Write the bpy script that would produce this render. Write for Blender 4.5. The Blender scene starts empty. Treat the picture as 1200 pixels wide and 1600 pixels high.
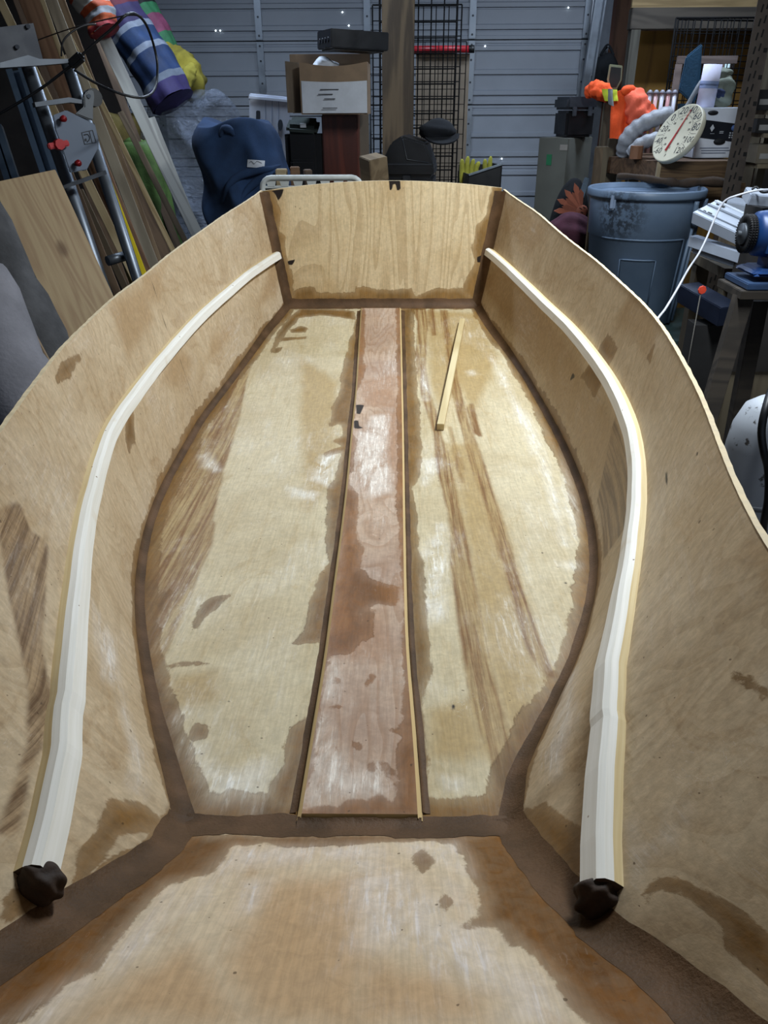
import bpy, bmesh, math, random
import numpy as np
from mathutils import Vector, Matrix, Euler
random.seed(7)
rng = np.random.default_rng(7)
SC = bpy.context.scene
COL = SC.collection
# ---------------------------------------------------------------- camera
F_PX = 1200.0
CAM = Vector((0.0445, 0.0, 1.60))
_p, _yaw, _roll = math.radians(28), math.radians(-0.75), math.radians(-0.3)
FWD = Vector((math.sin(_yaw) * math.cos(_p), math.cos(_yaw) * math.cos(_p), -math.sin(_p)))
_r = Vector((math.cos(_yaw), -math.sin(_yaw), 0)); _u = _r.cross(FWD)
RT = _r * math.cos(_roll) + _u * math.sin(_roll); UP = -_r * math.sin(_roll) + _u * math.cos(_roll)
cd = bpy.data.cameras.new('camera'); co = bpy.data.objects.new('camera', cd); COL.objects.link(co)
M4 = Matrix((RT, UP, -FWD)).transposed().to_4x4(); M4.translation = CAM
co.matrix_world = M4
cd.sensor_fit = 'VERTICAL'; cd.sensor_height = 36.0; cd.lens = F_PX / 1600 * 36
cd.clip_start = 0.02; cd.clip_end = 60
SC.camera = co
# ---------------------------------------------------------------- light
SC.view_settings.view_transform = 'Standard'; SC.view_settings.look = 'None'
SC.view_settings.gamma = 1; SC.view_settings.use_curve_mapping = False
SC.view_settings.exposure = 0.0
W = bpy.data.worlds.new('world'); SC.world = W; W.use_nodes = True
W.node_tree.nodes['Background'].inputs[0].default_value = (0.62, 0.76, 1.0, 1)
W.node_tree.nodes['Background'].inputs[1].default_value = 0.35
def tube(loc, sx, sy, power, color, rotz=0.0):
    ld = bpy.data.lights.new('ceiling_tube', 'AREA'); ld.shape = 'RECTANGLE'; ld.size = sx; ld.size_y = sy
    ld.energy = power; ld.color = color
    o = bpy.data.objects.new('ceiling_tube', ld); COL.objects.link(o); o.location = loc; o.rotation_euler = (0, 0, rotz)
    return o
tube((0.84, 2.05, 2.66), 0.16, 1.25, 62, (0.87, 0.945, 1.0))
tube((-0.9, 4.6, 2.85), 1.25, 0.16, 36, (0.66, 0.80, 1.0))
tube((1.5, 4.9, 2.85), 1.25, 0.16, 38, (0.68, 0.81, 1.0))
# ---------------------------------------------------------------- hull lines and stain outlines, metres
HY = [-0.0500, 0.0198, 0.0895, 0.1593, 0.2291, 0.2989, 0.3686, 0.4384, 0.5082, 0.5780, 0.6477, 0.7175, 0.7873, 0.8570, 0.9268, 0.9966, 1.0664, 1.1361, 1.2059, 1.2757, 1.3455, 1.4152, 1.4850, 1.5548, 1.6245, 1.6943, 1.7641, 1.8339, 1.9036, 1.9734, 2.0432, 2.1130, 2.1827, 2.2525, 2.3223, 2.3920, 2.4618, 2.5316, 2.6014, 2.6711, 2.7409, 2.8107, 2.8805, 2.9502, 3.0200]
LOW_L = [-0.3350, -0.3176, -0.3001, -0.2825, -0.2639, -0.2454, -0.2239, -0.2007, -0.1819, -0.1841, -0.2167, -0.2491, -0.2796, -0.3089, -0.3366, -0.3625, -0.3862, -0.4071, -0.4252, -0.4414, -0.4550, -0.4664, -0.4751, -0.4815, -0.4860, -0.4883, -0.4900, -0.4908, -0.4911, -0.4908, -0.4871, -0.4804, -0.4734, -0.4659, -0.4579, -0.4499, -0.4415, -0.4329, -0.4242, -0.4151, -0.4032, -0.3891, -0.3749, -0.3613, -0.3493]
RIM_L = [-0.3365, -0.3400, -0.3445, -0.3494, -0.3549, -0.3610, -0.3679, -0.3763, -0.3863, -0.3972, -0.4092, -0.4223, -0.4364, -0.4512, -0.4663, -0.4810, -0.4952, -0.5089, -0.5219, -0.5344, -0.5455, -0.5538, -0.5603, -0.5665, -0.5720, -0.5763, -0.5784, -0.5775, -0.5751, -0.5735, -0.5729, -0.5725, -0.5707, -0.5666, -0.5611, -0.5545, -0.5461, -0.5366, -0.5266, -0.5151, -0.4996, -0.4810, -0.4615, -0.4424, -0.4248]
LOW_R = [0.3350, 0.3176, 0.3001, 0.2822, 0.2611, 0.2397, 0.2087, 0.1916, 0.1797, 0.1733, 0.1918, 0.2247, 0.2591, 0.2932, 0.3242, 0.3516, 0.3771, 0.3992, 0.4185, 0.4345, 0.4478, 0.4585, 0.4672, 0.4743, 0.4789, 0.4824, 0.4840, 0.4847, 0.4842, 0.4823, 0.4797, 0.4760, 0.4717, 0.4672, 0.4608, 0.4527, 0.4442, 0.4341, 0.4219, 0.4093, 0.3972, 0.3871, 0.3777, 0.3683, 0.3580]
RIM_R = [0.3365, 0.3400, 0.3445, 0.3493, 0.3541, 0.3590, 0.3642, 0.3702, 0.3772, 0.3851, 0.3955, 0.4088, 0.4240, 0.4404, 0.4574, 0.4743, 0.4902, 0.5046, 0.5178, 0.5304, 0.5423, 0.5531, 0.5627, 0.5706, 0.5765, 0.5804, 0.5822, 0.5829, 0.5830, 0.5825, 0.5815, 0.5791, 0.5741, 0.5675, 0.5605, 0.5536, 0.5466, 0.5398, 0.5328, 0.5244, 0.5116, 0.4938, 0.4743, 0.4550, 0.4372]
RIM_Z = [0.3553, 0.3508, 0.3463, 0.3419, 0.3375, 0.3333, 0.3292, 0.3254, 0.3217, 0.3182, 0.3150, 0.3119, 0.3092, 0.3067, 0.3044, 0.3025, 0.3008, 0.2994, 0.2982, 0.2973, 0.2968, 0.2965, 0.2965, 0.2968, 0.2974, 0.2983, 0.2995, 0.3011, 0.3030, 0.3053, 0.3080, 0.3111, 0.3146, 0.3186, 0.3231, 0.3282, 0.3339, 0.3402, 0.3472, 0.3550, 0.3636, 0.3732, 0.3837, 0.3954, 0.4082]
CLEAT_L = [(0.388, 0.150), (0.420, 0.154), (0.458, 0.159), (0.514, 0.166), (0.591, 0.165), (0.680, 0.157), (0.782, 0.152), (0.875, 0.146), (0.973, 0.144), (1.084, 0.137), (1.217, 0.137), (1.338, 0.138), (1.453, 0.136), (1.612, 0.130), (1.802, 0.132), (2.008, 0.139), (2.235, 0.149), (2.465, 0.159), (2.718, 0.177), (2.987, 0.198)]
CLEAT_R = [(0.392, 0.132), (0.459, 0.138), (0.518, 0.144), (0.571, 0.150), (0.595, 0.153), (0.678, 0.152), (0.768, 0.145), (0.896, 0.133), (1.023, 0.134), (1.101, 0.135), (1.211, 0.142), (1.343, 0.146), (1.502, 0.142), (1.706, 0.142), (1.975, 0.146), (2.302, 0.150), (2.650, 0.170), (2.981, 0.209)]
PLANK_L = [(-0.079, 2.916), (-0.075, 2.555), (-0.069, 2.193), (-0.069, 1.913), (-0.065, 1.653), (-0.063, 1.461), (-0.061, 1.038), (-0.058, 0.929), (-0.059, 0.800), (-0.060, 0.685), (-0.059, 0.564)]
PLANK_R = [(0.076, 2.921), (0.076, 2.324), (0.075, 1.912), (0.072, 1.461), (0.069, 0.950), (0.073, 0.801), (0.076, 0.709), (0.078, 0.568)]
# ---------------------------------------------------------------- helpers
def at(px, py, Y):
    """world point seen at photo pixel (px, py), Y metres in front of the camera position"""
    d = FWD + RT * ((px - 600) / F_PX) - UP * ((py - 800) / F_PX)
    return CAM + d * (Y / d.y)

def lin(c):
    return tuple((v / 12.92 if v <= 0.04045 else ((v + 0.055) / 1.055) ** 2.4) for v in c)
def hx(s):
    return lin(tuple(int(s[i:i + 2], 16) / 255 for i in (0, 2, 4)))

class NB:
    """small node-tree builder"""
    def __init__(s, name):
        s.m = bpy.data.materials.new(name); s.m.use_nodes = True; s.t = s.m.node_tree; s.n = s.t.nodes
        s.b = s.n['Principled BSDF']
    def put(s, sock, v):
        if hasattr(v, 'is_linked') or hasattr(v, 'links'): s.t.links.new(v, sock)
        elif isinstance(v, (tuple, list)) and sock.type == 'RGBA': sock.default_value = (*v[:3], 1)
        else: sock.default_value = v
    def node(s, typ, **kw):
        n = s.n.new(typ)
        for k, v in kw.items():
            if k in n.inputs: s.put(n.inputs[k], v)
            else: setattr(n, k, v)
        return n
    def coord(s, kind='Object', scale=(1, 1, 1), rot=(0, 0, 0)):
        c = s.node('ShaderNodeTexCoord'); m = s.node('ShaderNodeMapping')
        s.t.links.new(c.outputs[kind], m.inputs['Vector']); m.inputs['Scale'].default_value = scale; m.inputs['Rotation'].default_value = rot
        return m.outputs[0]
    def attr(s, name, out='Fac'):
        return s.node('ShaderNodeAttribute', attribute_name=name).outputs[out]
    def mapv(s, v, scale):
        m = s.node('ShaderNodeMapping'); s.t.links.new(v, m.inputs['Vector']); m.inputs['Scale'].default_value = scale
        return m.outputs[0]
    def noise(s, vec, scale=5.0, detail=4.0, rough=0.55, dist=0.0):
        n = s.node('ShaderNodeTexNoise'); s.t.links.new(vec, n.inputs['Vector'])
        n.inputs['Scale'].default_value = scale; n.inputs['Detail'].default_value = detail
        n.inputs['Roughness'].default_value = rough; n.inputs['Distortion'].default_value = dist
        return n.outputs['Fac']
    def math(s, op, a, b=0.0, clamp=False):
        n = s.node('ShaderNodeMath', operation=op); n.use_clamp = clamp
        s.put(n.inputs[0], a); s.put(n.inputs[1], b); return n.outputs[0]
    def rng(s, v, a, b, c=0.0, d=1.0):
        n = s.node('ShaderNodeMapRange', interpolation_type='SMOOTHSTEP'); s.put(n.inputs['Value'], v)
        n.inputs['From Min'].default_value = a; n.inputs['From Max'].default_value = b
        n.inputs['To Min'].default_value = c; n.inputs['To Max'].default_value = d
        return n.outputs[0]
    def mix(s, f, a, b, mode='MIX'):
        n = s.node('ShaderNodeMix', data_type='RGBA', blend_type=mode)
        s.put(n.inputs[0], f); s.put(n.inputs[6], a); s.put(n.inputs[7], b); return n.outputs[2]
    def bump(s, h, strength=0.3, dist=0.002):
        n = s.node('ShaderNodeBump'); s.put(n.inputs['Height'], h); n.inputs['Strength'].default_value = strength
        n.inputs['Distance'].default_value = dist; s.t.links.new(n.outputs[0], s.b.inputs['Normal'])
    def done(s, color=None, rough=None, metal=None):
        if color is not None: s.put(s.b.inputs['Base Color'], color)
        if rough is not None: s.put(s.b.inputs['Roughness'], rough)
        if metal is not None: s.put(s.b.inputs['Metallic'], metal)
        return s.m

_MC = {}
def mat(col, rough=0.6, metal=0.0, var=0.18, scale=9.0, bump=0.0, stretch=(1, 1, 1)):
    """plain procedural material: colour with mottled variation and optional relief"""
    key = (col, rough, metal, var, scale, bump, stretch)
    if key in _MC: return _MC[key]
    b = NB('surface_' + col); c = hx(col)
    v = b.coord('Object', stretch)
    n = b.noise(v, scale, 5.0, 0.6)
    lo = tuple(x * (1 - var) for x in c); hi = tuple(min(1, x * (1 + var)) for x in c)
    cc = b.mix(b.rng(n, 0.3, 0.7), lo, hi)
    if bump: b.bump(n, bump, 0.004)
    r = b.rng(n, 0.25, 0.75, max(0.02, rough - 0.08), min(1, rough + 0.08))
    _MC[key] = b.done(cc, r, metal)
    return _MC[key]
def wood(c1, c2, axis='Z', rough=0.65, ring=14.0, knots=False):
    """timber: grain running along the object's local axis"""
    key = ('w', c1, c2, axis, rough, ring, knots)
    if key in _MC: return _MC[key]
    b = NB('timber_' + c1)
    st = {'X': (0.12, 1, 1), 'Y': (1, 0.12, 1), 'Z': (1, 1, 0.12)}[axis]
    inf = b.node('ShaderNodeObjectInfo')
    c = b.node('ShaderNodeTexCoord'); a = b.node('ShaderNodeVectorMath', operation='ADD')
    b.t.links.new(c.outputs['Object'], a.inputs[0])
    cx = b.node('ShaderNodeCombineXYZ'); r9 = b.math('MULTIPLY', inf.outputs['Random'], 9.0)
    b.put(cx.inputs[0], r9); b.put(cx.inputs[1], r9); b.put(cx.inputs[2], r9); b.t.links.new(cx.outputs[0], a.inputs[1])
    v = b.mapv(a.outputs[0], st)
    big = b.noise(v, 6.0, 3.0, 0.5, 0.6)
    rings = b.math('FRACT', b.math('MULTIPLY', big, ring))
    rings = b.rng(b.math('ABSOLUTE', b.math('SUBTRACT', rings, 0.5)), 0.0, 0.5)
    fine = b.noise(v, 120.0, 3.0, 0.6)
    f = b.math('ADD', b.math('MULTIPLY', rings, 0.62), b.math('MULTIPLY', fine, 0.4))
    col = b.mix(b.rng(f, 0.15, 0.95), hx(c1), hx(c2))
    tone = b.rng(inf.outputs['Random'], 0, 1, 0.78, 1.12)
    col = b.mix(1.0, col, tone, 'MULTIPLY')
    b.bump(f, 0.15, 0.002)
    _MC[key] = b.done(col, rough)
    return _MC[key]

def mesh(name, V, Fc, m, parent=None, smooth=False, mi=None, attrs=None):
    me = bpy.data.meshes.new(name)
    me.from_pydata([tuple(v) for v in V], [], [tuple(f) for f in Fc]); 
    for x in (m if isinstance(m, (list, tuple)) else [m]): me.materials.append(x)
    if mi is not None: me.polygons.foreach_set('material_index', np.asarray(mi, dtype=np.int32))
    if smooth is True: me.polygons.foreach_set('use_smooth', np.ones(len(me.polygons), dtype=bool))
    if attrs:
        for k, a in attrs.items():
            if a.ndim == 1:
                me.attributes.new(k, 'FLOAT', 'POINT').data.foreach_set('value', a.astype(np.float32))
            else:
                me.attributes.new(k, 'FLOAT_VECTOR', 'POINT').data.foreach_set('vector', a.astype(np.float32).ravel())
    me.update()
    o = bpy.data.objects.new(name, me); COL.objects.link(o)
    if parent: o.parent = parent
    return o
def tag(o, label=None, cat=None, group=None, kind=None):
    if label: o['label'] = label
    if cat: o['category'] = cat
    if group: o['group'] = group
    if kind: o['kind'] = kind
    return o
def thing(name, label, cat, loc=(0, 0, 0), rot=(0, 0, 0), group=None):
    o = bpy.data.objects.new(name, None); COL.objects.link(o); o.empty_display_size = 0.1
    o.location = loc; o.rotation_euler = rot
    return tag(o, label, cat, group)
class B:
    """collects shapes, then links them as ONE mesh object"""
    def __init__(s): s.bm = bmesh.new(); s.k = 0
    def _mi(s, fs, k):
        for f in fs: f.material_index = k
    def box(s, c, size, rot=None, bev=0.0, k=0, taper=None):
        bm = bmesh.new(); bmesh.ops.create_cube(bm, size=1.0)
        for v in bm.verts:
            if taper and v.co.z > 0: v.co.x *= taper[0]; v.co.y *= taper[1]
            v.co = Vector((v.co.x * size[0], v.co.y * size[1], v.co.z * size[2]))
        if bev: bmesh.ops.bevel(bm, geom=list(bm.edges), offset=bev, segments=2, affect='EDGES', clamp_overlap=True)
        R = rot.to_4x4() if isinstance(rot, Matrix) else (Euler(rot).to_matrix().to_4x4() if rot else Matrix())
        R = Matrix.Translation(c) @ R
        return s._merge(bm, R, k)
    def _merge(s, bm, M, k, smooth=False):
        vm = {}
        for v in bm.verts: vm[v] = s.bm.verts.new(M @ v.co)
        for f in bm.faces:
            try: g = s.bm.faces.new([vm[v] for v in f.verts])
            except ValueError: continue
            g.material_index = k if k >= 0 else f.material_index; g.smooth = smooth or f.smooth
        bm.free(); return s
    def cyl(s, a, b, r, r2=None, n=16, k=0, smooth=True):
        a, b = Vector(a), Vector(b); d = b - a
        bm = bmesh.new(); bmesh.ops.create_cone(bm, cap_ends=True, segments=n, radius1=r, radius2=r if r2 is None else r2, depth=d.length)
        if smooth:
            for f in bm.faces:
                if len(f.verts) == 4: f.smooth = True
        M = Matrix.Translation((a + b) / 2) @ d.to_track_quat('Z', 'Y').to_matrix().to_4x4()
        return s._merge(bm, M, k)
    def tube(s, pts, r, n=8, k=0, close=False):
        P = [Vector(p) for p in pts]; rings = []
        up = None
        for i, p in enumerate(P):
            t = (P[min(i + 1, len(P) - 1)] - P[max(i - 1, 0)]).normalized()
            if close: t = (P[(i + 1) % len(P)] - P[i - 1]).normalized()
            if up is None: up = t.orthogonal().normalized()
            up = (up - t * up.dot(t)); up = up.normalized() if up.length > 1e-6 else t.orthogonal().normalized()
            w = t.cross(up); rr = r[i] if isinstance(r, (list, tuple)) else r
            rings.append([s.bm.verts.new(p + (up * math.cos(q) + w * math.sin(q)) * rr) for q in [2 * math.pi * j / n for j in range(n)]])
        m = len(rings)
        for i in range(m if close else m - 1):
            A, Bq = rings[i], rings[(i + 1) % m]
            for j in range(n):
                f = s.bm.faces.new((A[j], A[(j + 1) % n], Bq[(j + 1) % n], Bq[j])); f.smooth = True; f.material_index = k
        if not close:
            f = s.bm.faces.new(rings[0][::-1]); f.material_index = k
            f = s.bm.faces.new(rings[-1]); f.material_index = k
        return s
    def lathe(s, prof, n=32, M=None, k=0, sx=1, sy=1, flat=False):
        M = M or Matrix(); rings = []
        for r, z in prof:
            rings.append([s.bm.verts.new(M @ Vector((sx * r * math.cos(2 * math.pi * j / n), sy * r * math.sin(2 * math.pi * j / n), z))) for j in range(n)])
        for i in range(len(rings) - 1):
            for j in range(n):
                f = s.bm.faces.new((rings[i][j], rings[i][(j + 1) % n], rings[i + 1][(j + 1) % n], rings[i + 1][j])); f.smooth = not flat; f.material_index = k
        for rg, pr in ((rings[0][::-1], prof[0]), (rings[-1], prof[-1])):
            if pr[0] > 1e-4: f = s.bm.faces.new(rg); f.material_index = k
        return s
    def prism(s, poly, th, M=None, k=0, bev=0.0):
        """flat outline (x, y), extruded th along local z"""
        bm = bmesh.new(); vs = [bm.verts.new((x, y, 0)) for x, y in poly]; f = bm.faces.new(vs)
        r = bmesh.ops.extrude_face_region(bm, geom=[f])
        bmesh.ops.translate(bm, verts=[v for v in r['geom'] if isinstance(v, bmesh.types.BMVert)], vec=(0, 0, th))
        bmesh.ops.recalc_face_normals(bm, faces=bm.faces)
        if bev: bmesh.ops.bevel(bm, geom=list(bm.edges), offset=bev, segments=2, affect='EDGES', clamp_overlap=True)
        return s._merge(bm, M or Matrix(), k)
    def grid(s, fn, nu, nv, k=0, smooth=True):
        vs = [[s.bm.verts.new(fn(i / nu, j / nv)) for j in range(nv + 1)] for i in range(nu + 1)]
        for i in range(nu):
            for j in range(nv):
                f = s.bm.faces.new((vs[i][j], vs[i + 1][j], vs[i + 1][j + 1], vs[i][j + 1])); f.smooth = smooth; f.material_index = k
        return s
    def build(s, name, m, parent=None, weld=0.0):
        if weld: bmesh.ops.remove_doubles(s.bm, verts=s.bm.verts, dist=weld)
        me = bpy.data.meshes.new(name); s.bm.normal_update(); s.bm.to_mesh(me); s.bm.free()
        for x in (m if isinstance(m, (list, tuple)) else [m]): me.materials.append(x)
        o = bpy.data.objects.new(name, me); COL.objects.link(o)
        if parent: o.parent = parent
        return o
def local(o, p):
    return o.matrix_world.inverted() @ Vector(p)
def frame(x, y=None, z=None, loc=(0, 0, 0)):
    """matrix from an x direction and an approximate z direction"""
    x = Vector(x).normalized(); z = Vector(z) if z is not None else Vector((0, 0, 1))
    yv = z.cross(x).normalized(); zv = x.cross(yv)
    M = Matrix((x, yv, zv)).transposed().to_4x4(); M.translation = loc
    return M
def crom(pts, n=8):
    """smooth curve through points"""
    P = [Vector(p) for p in pts]; out = []
    for i in range(len(P) - 1):
        p0, p1, p2, p3 = P[max(i - 1, 0)], P[i], P[i + 1], P[min(i + 2, len(P) - 1)]
        for j in range(n):
            t = j / n
            out.append(0.5 * ((2 * p1) + (p2 - p0) * t + (2 * p0 - 5 * p1 + 4 * p2 - p3) * t * t + (-p0 + 3 * p1 - 3 * p2 + p3) * t ** 3))
    out.append(P[-1]); return out
def text(s, size, M, m, parent, name='lettering', ext=0.0004, align='CENTER'):
    cu = bpy.data.curves.new(name, 'FONT'); cu.body = s; cu.size = size; cu.extrude = ext; cu.align_x = align; cu.align_y = 'CENTER'
    cu.resolution_u = 2
    tmp = bpy.data.objects.new(name, cu); COL.objects.link(tmp)
    me = bpy.data.meshes.new_from_object(tmp.evaluated_get(bpy.context.evaluated_depsgraph_get())); me.name = name
    bpy.data.objects.remove(tmp); bpy.data.curves.remove(cu)
    me.materials.clear(); me.materials.append(m)
    o = bpy.data.objects.new(name, me); COL.objects.link(o)
    if parent: o.parent = parent
    o.matrix_local = M
    return o
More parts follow.
